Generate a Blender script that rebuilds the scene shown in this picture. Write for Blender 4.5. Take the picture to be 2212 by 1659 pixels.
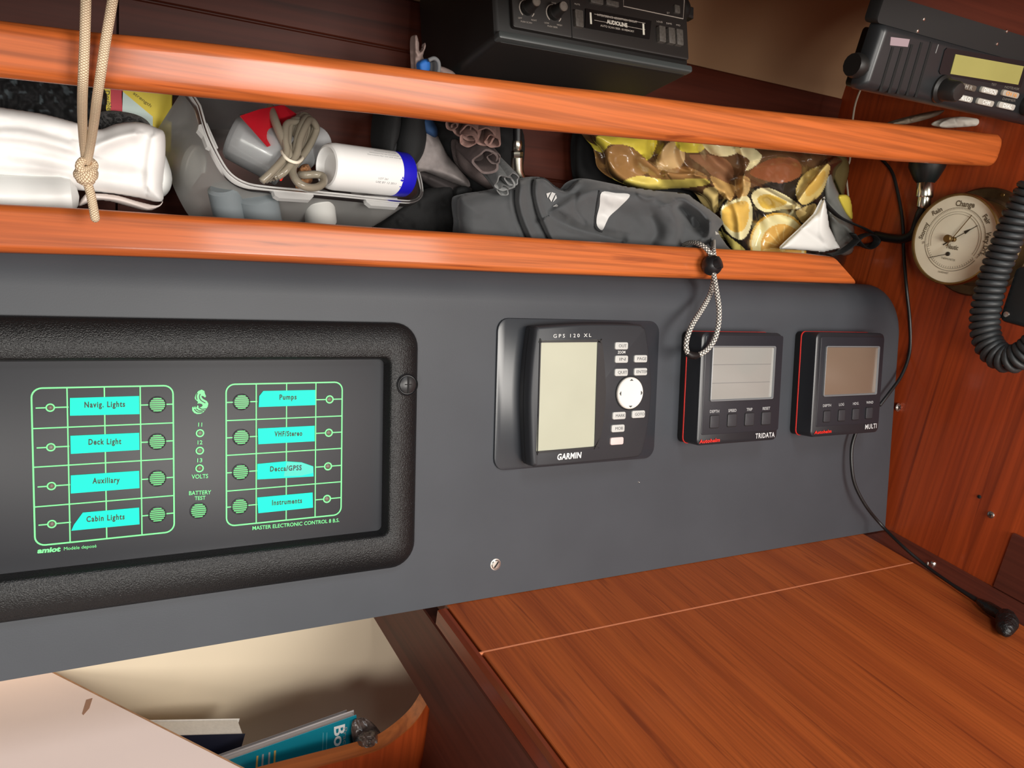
import bpy, math, random
import numpy as np
from mathutils import Matrix, Vector

# ------------------------------------------------------------------ camera, world, lights
for _b in list(bpy.data.objects):
    bpy.data.objects.remove(_b)
SC = bpy.context.scene
COL = SC.collection
CAM = np.array([0.00388143, -0.53394674, 0.39104094])
FPX, CX, CY = 1773.52, 1106.0, 829.5
ROT = np.array([[0.8658628, -0.4781923, 0.14701611],
                [-0.0205344, -0.32758982, -0.94459687],
                [0.49985993, 0.8148724, -0.29346723]])          # rows: right, down, forward
TILT = math.radians(13.884)
cam_data = bpy.data.cameras.new('camera')
cam = bpy.data.objects.new('camera', cam_data)
COL.objects.link(cam)
cam_data.sensor_width = 36.0
cam_data.lens = 36.0 * FPX / 2212.0
cam_data.clip_start = 0.01
cam.matrix_world = Matrix(((ROT[0][0], -ROT[1][0], -ROT[2][0], CAM[0]),
                           (ROT[0][1], -ROT[1][1], -ROT[2][1], CAM[1]),
                           (ROT[0][2], -ROT[1][2], -ROT[2][2], CAM[2]),
                           (0, 0, 0, 1)))
SC.camera = cam

world = bpy.data.worlds.new('cabin_light')
SC.world = world
world.use_nodes = True
wbg = world.node_tree.nodes['Background']
wbg.inputs[0].default_value = (1.0, 0.93, 0.86, 1)
wbg.inputs[1].default_value = 0.13


def area_light(name, loc, target, sx, sy, power, color):
    d = bpy.data.lights.new(name, 'AREA')
    d.shape = 'RECTANGLE'
    d.size, d.size_y = sx, sy
    d.energy = power
    d.color = color
    o = bpy.data.objects.new(name, d)
    COL.objects.link(o)
    o.location = loc
    o.rotation_euler = (Vector(target) - Vector(loc)).to_track_quat('-Z', 'Y').to_euler()
    return o


# daylight: the companionway behind the viewer, a deck hatch above, a port window to the left
area_light('companionway', (0.80, -1.80, 0.68), (0.35, 0.05, 0.15), 0.7, 0.7, 26, (1.0, 0.95, 0.88))
area_light('deck_hatch', (0.25, -0.95, 1.55), (0.45, 0.0, 0.1), 0.5, 0.5, 8, (0.90, 0.95, 1.0))
area_light('port_window', (-0.50, -1.50, 0.42), (0.25, 0.05, 0.1), 0.6, 0.35, 14, (1.0, 0.96, 0.90))
area_light('locker_fill', (0.42, -1.60, 0.46), (0.22, 0.1, -0.05), 0.45, 0.35, 9, (1.0, 0.96, 0.90))  # added fill lamp, brightens the locker wall below the console

SC.view_settings.view_transform = 'Standard'
SC.view_settings.look = 'None'
SC.view_settings.exposure = 0.0
SC.view_settings.gamma = 1.0
SC.view_settings.use_curve_mapping = False

# ------------------------------------------------------------------ geometry of the place


def ray(px, py):
    return ROT.T @ np.array([(px - CX) / FPX, (py - CY) / FPX, 1.0])


def hit(px, py, N, d):
    r = ray(px, py)
    N = np.asarray(N, float)
    return CAM + r * ((d - N @ CAM) / (N @ r))


def onX(px, py, v): return hit(px, py, (1, 0, 0), v)
def onY(px, py, v): return hit(px, py, (0, 1, 0), v)
def onZ(px, py, v): return hit(px, py, (0, 0, 1), v)


class Frame:
    """a plane of the place: origin, right, up and outward normal in world space"""

    def __init__(s, O, ex, ey):
        s.O = np.array(O, float)
        s.ex = np.array(ex, float) / np.linalg.norm(ex)
        ey = np.array(ey, float)
        ey = ey - s.ex * (ey @ s.ex)
        s.ey = ey / np.linalg.norm(ey)
        s.ez = np.cross(s.ex, s.ey)
        s.M = Matrix(((s.ex[0], s.ey[0], s.ez[0], s.O[0]), (s.ex[1], s.ey[1], s.ez[1], s.O[1]),
                      (s.ex[2], s.ey[2], s.ez[2], s.O[2]), (0, 0, 0, 1)))

    def at(s, px, py, h=0.0):
        return hit(px, py, s.ez, s.ez @ s.O + h)

    def loc(s, px, py, h=0.0):
        P = s.at(px, py, h) - s.O
        return np.array([P @ s.ex, P @ s.ey, h])

    def w2l(s, P):
        P = np.asarray(P, float) - s.O
        return np.array([P @ s.ex, P @ s.ey, P @ s.ez])

    def l2w(s, L):
        return s.O + s.ex * L[0] + s.ey * L[1] + s.ez * L[2]

    def moved(s, px, py, h=0.0):
        return Frame(s.at(px, py, h), s.ex, s.ey)


UP = (0, math.sin(TILT), math.cos(TILT))
PANEL = Frame((0, 0, 0), (1, 0, 0), UP)                       # leaning instrument panel
BULK = Frame((0.897, 0, 0), (0, -1, 0), (0, 0, 1))            # bulkhead on the right


def upright(Y, x=0.0, z=0.0):
    return Frame((x, Y, z), (1, 0, 0), (0, 0, 1))


# ------------------------------------------------------------------ materials


def lin(c):
    c = [v / 255.0 for v in c[:3]]
    return tuple(v / 12.92 if v <= 0.04045 else ((v + 0.055) / 1.055) ** 2.4 for v in c) + (1.0,)


MATS = {}


def pmat(name, rgb, rough=0.5, metal=0.0, noise=None, bump=None, spec=0.5, coat=0.0, sheen=0.0, alpha=None, trans=0.0, vcol=None):
    if name in MATS:
        return MATS[name]
    m = bpy.data.materials.new(name)
    m.use_nodes = True
    nt = m.node_tree
    b = nt.nodes['Principled BSDF']
    b.inputs['Roughness'].default_value = rough
    b.inputs['Metallic'].default_value = metal
    b.inputs['Specular IOR Level'].default_value = spec
    b.inputs['Coat Weight'].default_value = coat
    b.inputs['Coat Roughness'].default_value = 0.12
    b.inputs['Sheen Weight'].default_value = sheen
    b.inputs['Transmission Weight'].default_value = trans
    c = lin(rgb)
    b.inputs['Base Color'].default_value = c
    tc = nt.nodes.new('ShaderNodeTexCoord')
    src = None
    if vcol:
        a = nt.nodes.new('ShaderNodeAttribute')
        a.attribute_name = vcol
        src = a.outputs['Color']
        nt.links.new(src, b.inputs['Base Color'])
    if noise:
        sc, amt = noise[0], noise[1]
        n = nt.nodes.new('ShaderNodeTexNoise')
        n.inputs['Scale'].default_value = sc
        n.inputs['Detail'].default_value = 5
        nt.links.new(tc.outputs['Object'], n.inputs['Vector'])
        mr = nt.nodes.new('ShaderNodeMapRange')
        mr.inputs['From Min'].default_value = 0.3
        mr.inputs['From Max'].default_value = 0.7
        mr.inputs['To Min'].default_value = 1 - amt
        mr.inputs['To Max'].default_value = 1 + amt
        nt.links.new(n.outputs['Fac'], mr.inputs['Value'])
        mx = nt.nodes.new('ShaderNodeMix')
        mx.data_type = 'RGBA'
        mx.blend_type = 'MULTIPLY'
        mx.inputs[0].default_value = 1.0
        if src:
            nt.links.new(src, mx.inputs[6])
        else:
            mx.inputs[6].default_value = c
        nt.links.new(mr.outputs['Result'], mx.inputs[7])
        nt.links.new(mx.outputs[2], b.inputs['Base Color'])
    if bump:
        sc, st = bump[0], bump[1]
        n2 = nt.nodes.new('ShaderNodeTexNoise')
        n2.inputs['Scale'].default_value = sc
        n2.inputs['Detail'].default_value = 2
        nt.links.new(tc.outputs['Object'], n2.inputs['Vector'])
        bp = nt.nodes.new('ShaderNodeBump')
        bp.inputs['Strength'].default_value = st
        bp.inputs['Distance'].default_value = bump[2] if len(bump) > 2 else 0.001
        nt.links.new(n2.outputs['Fac'], bp.inputs['Height'])
        nt.links.new(bp.outputs['Normal'], b.inputs['Normal'])
    MATS[name] = m
    return m


def wood(name, light, mid, dark, axis, rough=0.35, coat=0.3, pores=0.62, fine=220.0, broad=9.0, figure=1.0, skew=None, spec=0.4, dist=0.6, long=0.08):
    """varnished timber: broad figure, fine pores and dark streaks stretched along one axis"""
    if name in MATS:
        return MATS[name]
    m = bpy.data.materials.new(name)
    m.use_nodes = True
    nt = m.node_tree
    N, L = nt.nodes, nt.links
    b = N['Principled BSDF']
    tc = N.new('ShaderNodeTexCoord')

    def noise(scale, detail, dist=0.0, stretch=0.06, seed=0.0):
        mp = N.new('ShaderNodeMapping')
        s = [1.0, 1.0, 1.0]
        s[axis] = stretch
        mp.inputs['Scale'].default_value = s
        mp.inputs['Location'].default_value = (seed, seed * 1.7, seed * 0.6)
        if skew:
            mp.inputs['Rotation'].default_value = skew
        L.new(tc.outputs['Object'], mp.inputs['Vector'])
        n = N.new('ShaderNodeTexNoise')
        n.inputs['Scale'].default_value = scale
        n.inputs['Detail'].default_value = detail
        n.inputs['Distortion'].default_value = dist
        L.new(mp.outputs['Vector'], n.inputs['Vector'])
        return n.outputs['Fac']
    n1 = noise(broad, 4, dist, long)
    cr = N.new('ShaderNodeValToRGB')
    e = cr.color_ramp.elements
    e[0].position, e[0].color = 0.5 - 0.22 * figure, lin(mid)
    e[1].position, e[1].color = 0.5 + 0.22 * figure, lin(light)
    L.new(n1, cr.inputs['Fac'])
    n2 = noise(fine, 3, 0.0, 0.02, 3.0)
    cr2 = N.new('ShaderNodeValToRGB')
    cr2.color_ramp.elements[0].position, cr2.color_ramp.elements[0].color = 0.28, (pores, pores, pores, 1)
    cr2.color_ramp.elements[1].position, cr2.color_ramp.elements[1].color = 0.62, (1.06, 1.06, 1.06, 1)
    L.new(n2, cr2.inputs['Fac'])
    mx = N.new('ShaderNodeMix')
    mx.data_type = 'RGBA'
    mx.blend_type = 'MULTIPLY'
    mx.inputs[0].default_value = 0.7
    L.new(cr.outputs['Color'], mx.inputs[6])
    L.new(cr2.outputs['Color'], mx.inputs[7])
    n3 = noise(broad * 5, 3, 1.2, 0.05, 7.0)
    cr3 = N.new('ShaderNodeValToRGB')
    cr3.color_ramp.elements[0].position, cr3.color_ramp.elements[0].color = 0.60, (0, 0, 0, 1)
    cr3.color_ramp.elements[1].position, cr3.color_ramp.elements[1].color = 0.74, (0.7, 0.7, 0.7, 1)
    L.new(n3, cr3.inputs['Fac'])
    mx2 = N.new('ShaderNodeMix')
    mx2.data_type = 'RGBA'
    L.new(cr3.outputs['Color'], mx2.inputs[0])
    L.new(mx.outputs[2], mx2.inputs[6])
    mx2.inputs[7].default_value = lin(dark)
    L.new(mx2.outputs[2], b.inputs['Base Color'])
    b.inputs['Roughness'].default_value = rough
    b.inputs['Coat Weight'].default_value = coat
    b.inputs['Coat Roughness'].default_value = 0.12
    b.inputs['Specular IOR Level'].default_value = spec
    bp = N.new('ShaderNodeBump')
    bp.inputs['Strength'].default_value = 0.12
    bp.inputs['Distance'].default_value = 0.0004
    L.new(n2, bp.inputs['Height'])
    L.new(bp.outputs['Normal'], b.inputs['Normal'])
    MATS[name] = m
    return m


def braid(name, ca, cb, su, sv, rough=0.8, bump=0.6, thr=0.5):
    """braided cord: two families of diagonal yarns over the tube's own uv map"""
    if name in MATS:
        return MATS[name]
    m = bpy.data.materials.new(name)
    m.use_nodes = True
    nt = m.node_tree
    N, L = nt.nodes, nt.links
    b = N['Principled BSDF']
    b.inputs['Roughness'].default_value = rough
    b.inputs['Specular IOR Level'].default_value = 0.3
    uv = N.new('ShaderNodeTexCoord')
    sep = N.new('ShaderNodeSeparateXYZ')
    L.new(uv.outputs['UV'], sep.inputs[0])

    def math_(op, a, bb=None):
        n = N.new('ShaderNodeMath')
        n.operation = op
        for i, v in enumerate((a, bb)):
            if v is None:
                continue
            if isinstance(v, (int, float)):
                n.inputs[i].default_value = v
            else:
                L.new(v, n.inputs[i])
        return n.outputs[0]
    U = math_('MULTIPLY', sep.outputs[0], su)
    V = math_('MULTIPLY', sep.outputs[1], sv * 2 * math.pi)
    a = math_('ABSOLUTE', math_('SINE', math_('ADD', U, V)))
    c = math_('ABSOLUTE', math_('SINE', math_('SUBTRACT', U, V)))
    h = math_('MINIMUM', a, c)
    cr = N.new('ShaderNodeValToRGB')
    cr.color_ramp.elements[0].position, cr.color_ramp.elements[0].color = thr - 0.12, lin(ca)
    cr.color_ramp.elements[1].position, cr.color_ramp.elements[1].color = thr + 0.12, lin(cb)
    L.new(h, cr.inputs['Fac'])
    L.new(cr.outputs['Color'], b.inputs['Base Color'])
    bp = N.new('ShaderNodeBump')
    bp.inputs['Strength'].default_value = bump
    bp.inputs['Distance'].default_value = 0.0006
    L.new(h, bp.inputs['Height'])
    L.new(bp.outputs['Normal'], b.inputs['Normal'])
    MATS[name] = m
    return m


def milky(name, rgb, clear, rough=0.3):
    """clouded plastic: partly clear, partly scattering, glossy skin"""
    if name in MATS:
        return MATS[name]
    m = bpy.data.materials.new(name)
    m.use_nodes = True
    nt = m.node_tree
    N, L = nt.nodes, nt.links
    N.remove(N['Principled BSDF'])
    out = N['Material Output']
    tr = N.new('ShaderNodeBsdfTransparent')
    tr.inputs[0].default_value = (0.93, 0.93, 0.92, 1)
    df = N.new('ShaderNodeBsdfDiffuse')
    df.inputs[0].default_value = lin(rgb)
    tl = N.new('ShaderNodeBsdfTranslucent')
    tl.inputs[0].default_value = lin(rgb)
    gl = N.new('ShaderNodeBsdfGlossy')
    gl.inputs['Roughness'].default_value = rough
    a = N.new('ShaderNodeMixShader')
    a.inputs[0].default_value = 0.45
    L.new(df.outputs[0], a.inputs[1])
    L.new(tl.outputs[0], a.inputs[2])
    c = N.new('ShaderNodeMixShader')
    c.inputs[0].default_value = clear
    L.new(a.outputs[0], c.inputs[1])
    L.new(tr.outputs[0], c.inputs[2])
    fr = N.new('ShaderNodeFresnel')
    fr.inputs[0].default_value = 1.45
    g = N.new('ShaderNodeMixShader')
    L.new(fr.outputs[0], g.inputs[0])
    L.new(c.outputs[0], g.inputs[1])
    L.new(gl.outputs[0], g.inputs[2])
    L.new(g.outputs[0], out.inputs[0])
    MATS[name] = m
    return m


# ------------------------------------------------------------------ mesh helpers
WM = {}                                        # world matrix of every object made, by name


def mesh_from(name, V, F, smooth=True, angle=35, uv=None, cols=None):
    me = bpy.data.meshes.new(name)
    me.from_pydata([tuple(map(float, v)) for v in V], [], [tuple(int(i) for i in f) for f in F])
    if smooth:
        me.polygons.foreach_set('use_smooth', [True] * len(me.polygons))
        if angle:
            me.set_sharp_from_angle(angle=math.radians(angle))
    if uv is not None:
        lay = me.uv_layers.new(name='uv')
        lay.data.foreach_set('uv', np.asarray(uv, float).ravel())
    if cols is not None:
        at = me.color_attributes.new('print', 'FLOAT_COLOR', 'POINT')
        at.data.foreach_set('color', np.asarray(cols, np.float32).ravel())
    me.update()
    return me


def put(name, me, mat, M, parent=None, label=None, cat=None, group=None, kind=None):
    o = bpy.data.objects.new(name, me)
    COL.objects.link(o)
    if mat is not None and me is not None:
        me.materials.clear()
        me.materials.append(mat)
    M = M.copy()
    WM[o.name] = M
    if parent is not None:
        o.parent = parent
        o.matrix_local = WM[parent.name].inverted() @ M
    else:
        o.matrix_world = M
    for k, v in (('label', label), ('category', cat), ('group', group), ('kind', kind)):
        if v:
            o[k] = v
    return o


def mk(name, VF, mat, M, parent=None, smooth=True, angle=35, **kw):
    V, F = VF[0], VF[1]
    uv = VF[2] if len(VF) > 2 else None
    return put(name, mesh_from(name, V, F, smooth, angle, uv), mat, M, parent, **kw)


def mkw(name, VF, mat, M, parent=None, smooth=True, angle=35, **kw):
    """vertices given in world space, stored in the object's own frame M"""
    inv = np.array(M.inverted())
    V = np.asarray(VF[0], float)
    V = V @ inv[:3, :3].T + inv[:3, 3]
    return mk(name, (V, VF[1]) + tuple(VF[2:]), mat, M, parent, smooth, angle, **kw)


def root(name, label, cat, M, group=None):
    return put(name, None, None, M, None, label, cat, group)


def T(x, y, z): return Matrix.Translation((x, y, z))


def base_of(P):
    P = np.asarray(P)
    return T(P[:, 0].mean(), P[:, 1].mean(), P[:, 2].min())


def join(*parts):
    V, F = [], []
    for p in parts:
        n = len(V)
        V += [tuple(v) for v in p[0]]
        F += [tuple(i + n for i in f) for f in p[1]]
    return V, F


def rr(w, h, r, n=6, cx=0.0, cy=0.0):
    """rounded rectangle, counter-clockwise"""
    r = max(min(r, w / 2 - 1e-6, h / 2 - 1e-6), 1e-6)
    P = []
    for sx, sy, a0 in ((1, 1, 0), (-1, 1, 90), (-1, -1, 180), (1, -1, 270)):
        for k in range(n + 1):
            a = math.radians(a0 + 90 * k / n)
            P.append((cx + sx * (w / 2 - r) + r * math.cos(a), cy + sy * (h / 2 - r) + r * math.sin(a)))
    return P


def loft(loops, cap0=True, cap1=True, closed=False):
    """skin between loops of equal length (3-D points)"""
    n = len(loops[0])
    V = [tuple(p) for l in loops for p in l]
    F = []
    m = len(loops)
    for i in range(m if closed else m - 1):
        a, b = i * n, ((i + 1) % m) * n
        for k in range(n):
            k2 = (k + 1) % n
            F.append((a + k, a + k2, b + k2, b + k))
    if not closed:
        if cap0:
            F.append(tuple(range(n - 1, -1, -1)))
        if cap1:
            F.append(tuple((m - 1) * n + k for k in range(n)))
    return V, F


def rings(specs, n=6, cap0=True, cap1=True, closed=False):
    """specs: (w, h, r, z[, cx, cy])"""
    L = []
    for s in specs:
        cx, cy = (s[4], s[5]) if len(s) > 4 else (0, 0)
        L.append([(x, y, s[3]) for x, y in rr(s[0], s[1], s[2], n, cx, cy)])
    return loft(L, cap0, cap1, closed)


def slab(w, h, r, z0, z1, bev=0.001, cx=0.0, cy=0.0, n=5):
    """rounded-corner block with a softened front edge"""
    return rings([(w, h, r, z0, cx, cy), (w, h, r, z1 - bev, cx, cy),
                  (w - bev * 0.6, h - bev * 0.6, max(r - bev * 0.3, 1e-4), z1 - bev * 0.3, cx, cy),
                  (w - bev * 2, h - bev * 2, max(r - bev, 1e-4), z1, cx, cy)], n)


def box(x0, x1, y0, y1, z0, z1):
    V = [(x, y, z) for z in (z0, z1) for y in (y0, y1) for x in (x0, x1)]
    return V, [(0, 2, 3, 1), (4, 5, 7, 6), (0, 1, 5, 4), (2, 6, 7, 3), (0, 4, 6, 2), (1, 3, 7, 5)]


def bevel_box(x0, x1, y0, y1, z0, z1, b=0.001):
    L = []
    for z, i in ((z0, b), (z0 + b, 0), (z1 - b, 0), (z1, b)):
        L.append([(x0 + i, y0 + i, z), (x1 - i, y0 + i, z), (x1 - i, y1 - i, z), (x0 + i, y1 - i, z)])
    return loft(L)


def spline(P, n=8, closed=False):
    """Catmull-Rom through points"""
    P = [np.asarray(p, float) for p in P]
    out = []
    m = len(P)
    for i in range(m if closed else m - 1):
        if closed:
            a, b, c, d = P[(i - 1) % m], P[i], P[(i + 1) % m], P[(i + 2) % m]
        else:
            a, b, c, d = P[max(i - 1, 0)], P[i], P[i + 1], P[min(i + 2, m - 1)]
        for k in range(n):
            t = k / n
            out.append(0.5 * ((2 * b) + (c - a) * t + (2 * a - 5 * b + 4 * c - d) * t * t + (3 * b - a - 3 * c + d) * t ** 3))
    if not closed:
        out.append(P[-1])
    return out


def tube(P, r, ns=10, closed=False, caps=True, flat=None):
    """sweep a circle (or flat ellipse) along points; returns uv too (u = metres along, v = turn)"""
    P = np.asarray(P, float)
    m = len(P)
    R = np.full(m, r, float) if np.isscalar(r) else np.asarray(r, float)
    tang = np.zeros_like(P)
    for i in range(m):
        a = P[(i + 1) % m] if (closed or i < m - 1) else P[i]
        b = P[(i - 1) % m] if (closed or i > 0) else P[i]
        t = a - b
        tang[i] = t / (np.linalg.norm(t) + 1e-12)
    nrm = np.cross(tang[0], (0.0, 0.0, 1.0))
    if np.linalg.norm(nrm) < 1e-3:
        nrm = np.cross(tang[0], (1.0, 0.0, 0.0))
    nrm /= np.linalg.norm(nrm)
    V, F, UV = [], [], []
    s = [0.0]
    for i in range(1, m):
        s.append(s[-1] + np.linalg.norm(P[i] - P[i - 1]))
    s.append(s[-1] + np.linalg.norm(P[0] - P[-1]))
    for i in range(m):
        nrm = nrm - tang[i] * (nrm @ tang[i])
        nrm /= np.linalg.norm(nrm) + 1e-12
        bn = np.cross(tang[i], nrm)
        fx, fy = (1.0, 1.0) if flat is None else flat
        for k in range(ns):
            a = 2 * math.pi * k / ns
            V.append(P[i] + R[i] * (fx * math.cos(a) * nrm + fy * math.sin(a) * bn))
    for i in range(m if closed else m - 1):
        j = (i + 1) % m
        for k in range(ns):
            k2 = (k + 1) % ns
            F.append((i * ns + k, i * ns + k2, j * ns + k2, j * ns + k))
            UV += [(s[i], k / ns), (s[i], (k + 1) / ns), (s[i + 1], (k + 1) / ns), (s[i + 1], k / ns)]
    if caps and not closed:
        F.append(tuple(range(ns - 1, -1, -1)))
        F.append(tuple((m - 1) * ns + k for k in range(ns)))
        UV += [(0, 0)] * (2 * ns)
    return V, F, UV


def lathe(prof, n=40, cap0=True, cap1=True):
    return loft([[(r * math.cos(2 * math.pi * k / n), r * math.sin(2 * math.pi * k / n), z) for k in range(n)] for r, z in prof], cap0, cap1)


def disc(r, z0, z1, cx=0, cy=0, n=28, bev=0.0003):
    V, F = lathe([(r, z0), (r, z1 - bev), (r - bev, z1)], n)
    return [(x + cx, y + cy, z) for x, y, z in V], F


def annulus(r0, r1, z0, z1, cx=0, cy=0, n=32):
    V, F = loft([[(cx + r * math.cos(2 * math.pi * k / n), cy + r * math.sin(2 * math.pi * k / n), z) for k in range(n)]
                 for r, z in ((r1, z0), (r1, z1), (r0, z1), (r0, z0))], closed=True)
    return V, F


def stroke(P, w, z0, z1, closed=False):
    """a printed line: thin raised ribbon along 2-D points"""
    P = np.asarray(P, float)[:, :2]
    m = len(P)
    A, B = [], []
    for i in range(m):
        a = P[(i + 1) % m] if (closed or i < m - 1) else P[i]
        b = P[(i - 1) % m] if (closed or i > 0) else P[i]
        t = (a - b) / (np.linalg.norm(a - b) + 1e-12)
        nn = np.array([-t[1], t[0]]) * w / 2
        A.append(P[i] + nn)
        B.append(P[i] - nn)
    V, F = [], []
    for i in range(m):
        V += [(A[i][0], A[i][1], z0), (A[i][0], A[i][1], z1), (B[i][0], B[i][1], z1), (B[i][0], B[i][1], z0)]
    for i in range(m if closed else m - 1):
        a, b = i * 4, ((i + 1) % m) * 4
        for k in range(3):
            F.append((a + k, b + k, b + k + 1, a + k + 1))
    return V, [tuple(reversed(f)) for f in F]


def plate(poly, z0, z1):
    n = len(poly)
    V = [(p[0], p[1], z0) for p in poly] + [(p[0], p[1], z1) for p in poly]
    F = [tuple(range(n, 2 * n))]
    for k in range(n):
        F.append((k, (k + 1) % n, n + (k + 1) % n, n + k))
    return V, F


_txt = {}


def glyphs(s, bold=0.0, space=1.0):
    key = (s, bold, space)
    if key in _txt:
        return _txt[key]
    cu = bpy.data.curves.new('t', 'FONT')
    cu.body = s
    cu.size = 1.0
    cu.offset = bold
    cu.space_character = space
    cu.resolution_u = 3
    ob = bpy.data.objects.new('t', cu)
    COL.objects.link(ob)
    dg = bpy.context.evaluated_depsgraph_get()
    me = bpy.data.meshes.new_from_object(ob.evaluated_get(dg))
    V = np.array([v.co[:] for v in me.vertices])
    F = [tuple(p.vertices) for p in me.polygons]
    bpy.data.objects.remove(ob)
    bpy.data.curves.remove(cu)
    bpy.data.meshes.remove(me)
    _txt[key] = (V, F)
    return _txt[key]


def fit_text(s, L, Rr, h, z, bold=0.0, space=1.0, shear=0.0, cap=None):
    """lettering whose baseline runs from L to Rr (2-D) with capital height h; flat print at height z"""
    V, F = glyphs(s, bold, space)
    capv = 0.69 if cap is None else cap
    x0, x1 = V[:, 0].min(), V[:, 0].max()
    L, Rr = np.asarray(L[:2], float), np.asarray(Rr[:2], float)
    d = Rr - L
    w = np.linalg.norm(d)
    d = d / w
    nn = np.array([-d[1], d[0]])
    X = (V[:, 0] - x0) / (x1 - x0) * w
    Yv = V[:, 1] / capv * h
    X = X + shear * Yv
    out = L[None, :] + X[:, None] * d[None, :] + Yv[:, None] * nn[None, :]
    return [(p[0], p[1], z) for p in out], F


def text_on(F, name, s, pl, pr, hpx, h, mat, parent, bold=0.0, space=1.0, shear=0.0, M=None, eps=0.00025):
    """lettering printed on frame F at outward height h, from pixel pl to pixel pr of the photograph"""
    l, r = F.loc(pl[0], pl[1], h), F.loc(pr[0], pr[1], h)
    mx, my = (pl[0] + pr[0]) / 2, (pl[1] + pr[1]) / 2
    a, b = F.loc(mx, my, h), F.loc(mx, my - hpx, h)
    hh = np.linalg.norm(b - a)
    return mk(name, fit_text(s, l, r, hh, h + eps, bold, space, shear), mat, F.M, parent, smooth=False)


def inside(poly, X, Y):
    poly = np.asarray(poly, float)
    c = np.zeros(X.shape, bool)
    j = len(poly) - 1
    for i in range(len(poly)):
        xi, yi = poly[i]
        xj, yj = poly[j]
        if yi != yj:
            cond = ((yi > Y) != (yj > Y)) & (X < (xj - xi) * (Y - yi) / (yj - yi) + xi)
            c ^= cond
        j = i
    return c


def seg_dist(poly, X, Y, closed=True):
    poly = np.asarray(poly, float)
    n = len(poly)
    D = np.full(X.shape, 1e9)
    QX, QY, SG = np.zeros(X.shape), np.zeros(X.shape), np.zeros(X.shape)
    for i in range(n if closed else n - 1):
        a, b = poly[i], poly[(i + 1) % n]
        d = b - a
        l2 = d @ d + 1e-12
        t = np.clip(((X - a[0]) * d[0] + (Y - a[1]) * d[1]) / l2, 0, 1)
        qx, qy = a[0] + t * d[0], a[1] + t * d[1]
        dd = np.hypot(X - qx, Y - qy)
        m = dd < D
        D[m] = dd[m]
        QX[m], QY[m] = qx[m], qy[m]
        sg = np.sign(d[0] * (Y - a[1]) - d[1] * (X - a[0]))
        SG[m] = sg[m]
    return D, QX, QY, SG


def vnoise(X, Y, scale, seed):
    """smooth value noise on arrays"""
    rg = np.random.RandomState(seed)
    G = rg.rand(64, 64) * 2 - 1
    x, y = X / scale, Y / scale
    xi, yi = np.floor(x).astype(int), np.floor(y).astype(int)
    fx, fy = x - xi, y - yi
    fx, fy = fx * fx * (3 - 2 * fx), fy * fy * (3 - 2 * fy)
    g = lambda a, b: G[a % 64, b % 64]
    return (g(xi, yi) * (1 - fx) + g(xi + 1, yi) * fx) * (1 - fy) + (g(xi, yi + 1) * (1 - fx) + g(xi + 1, yi + 1) * fx) * fy


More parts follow.
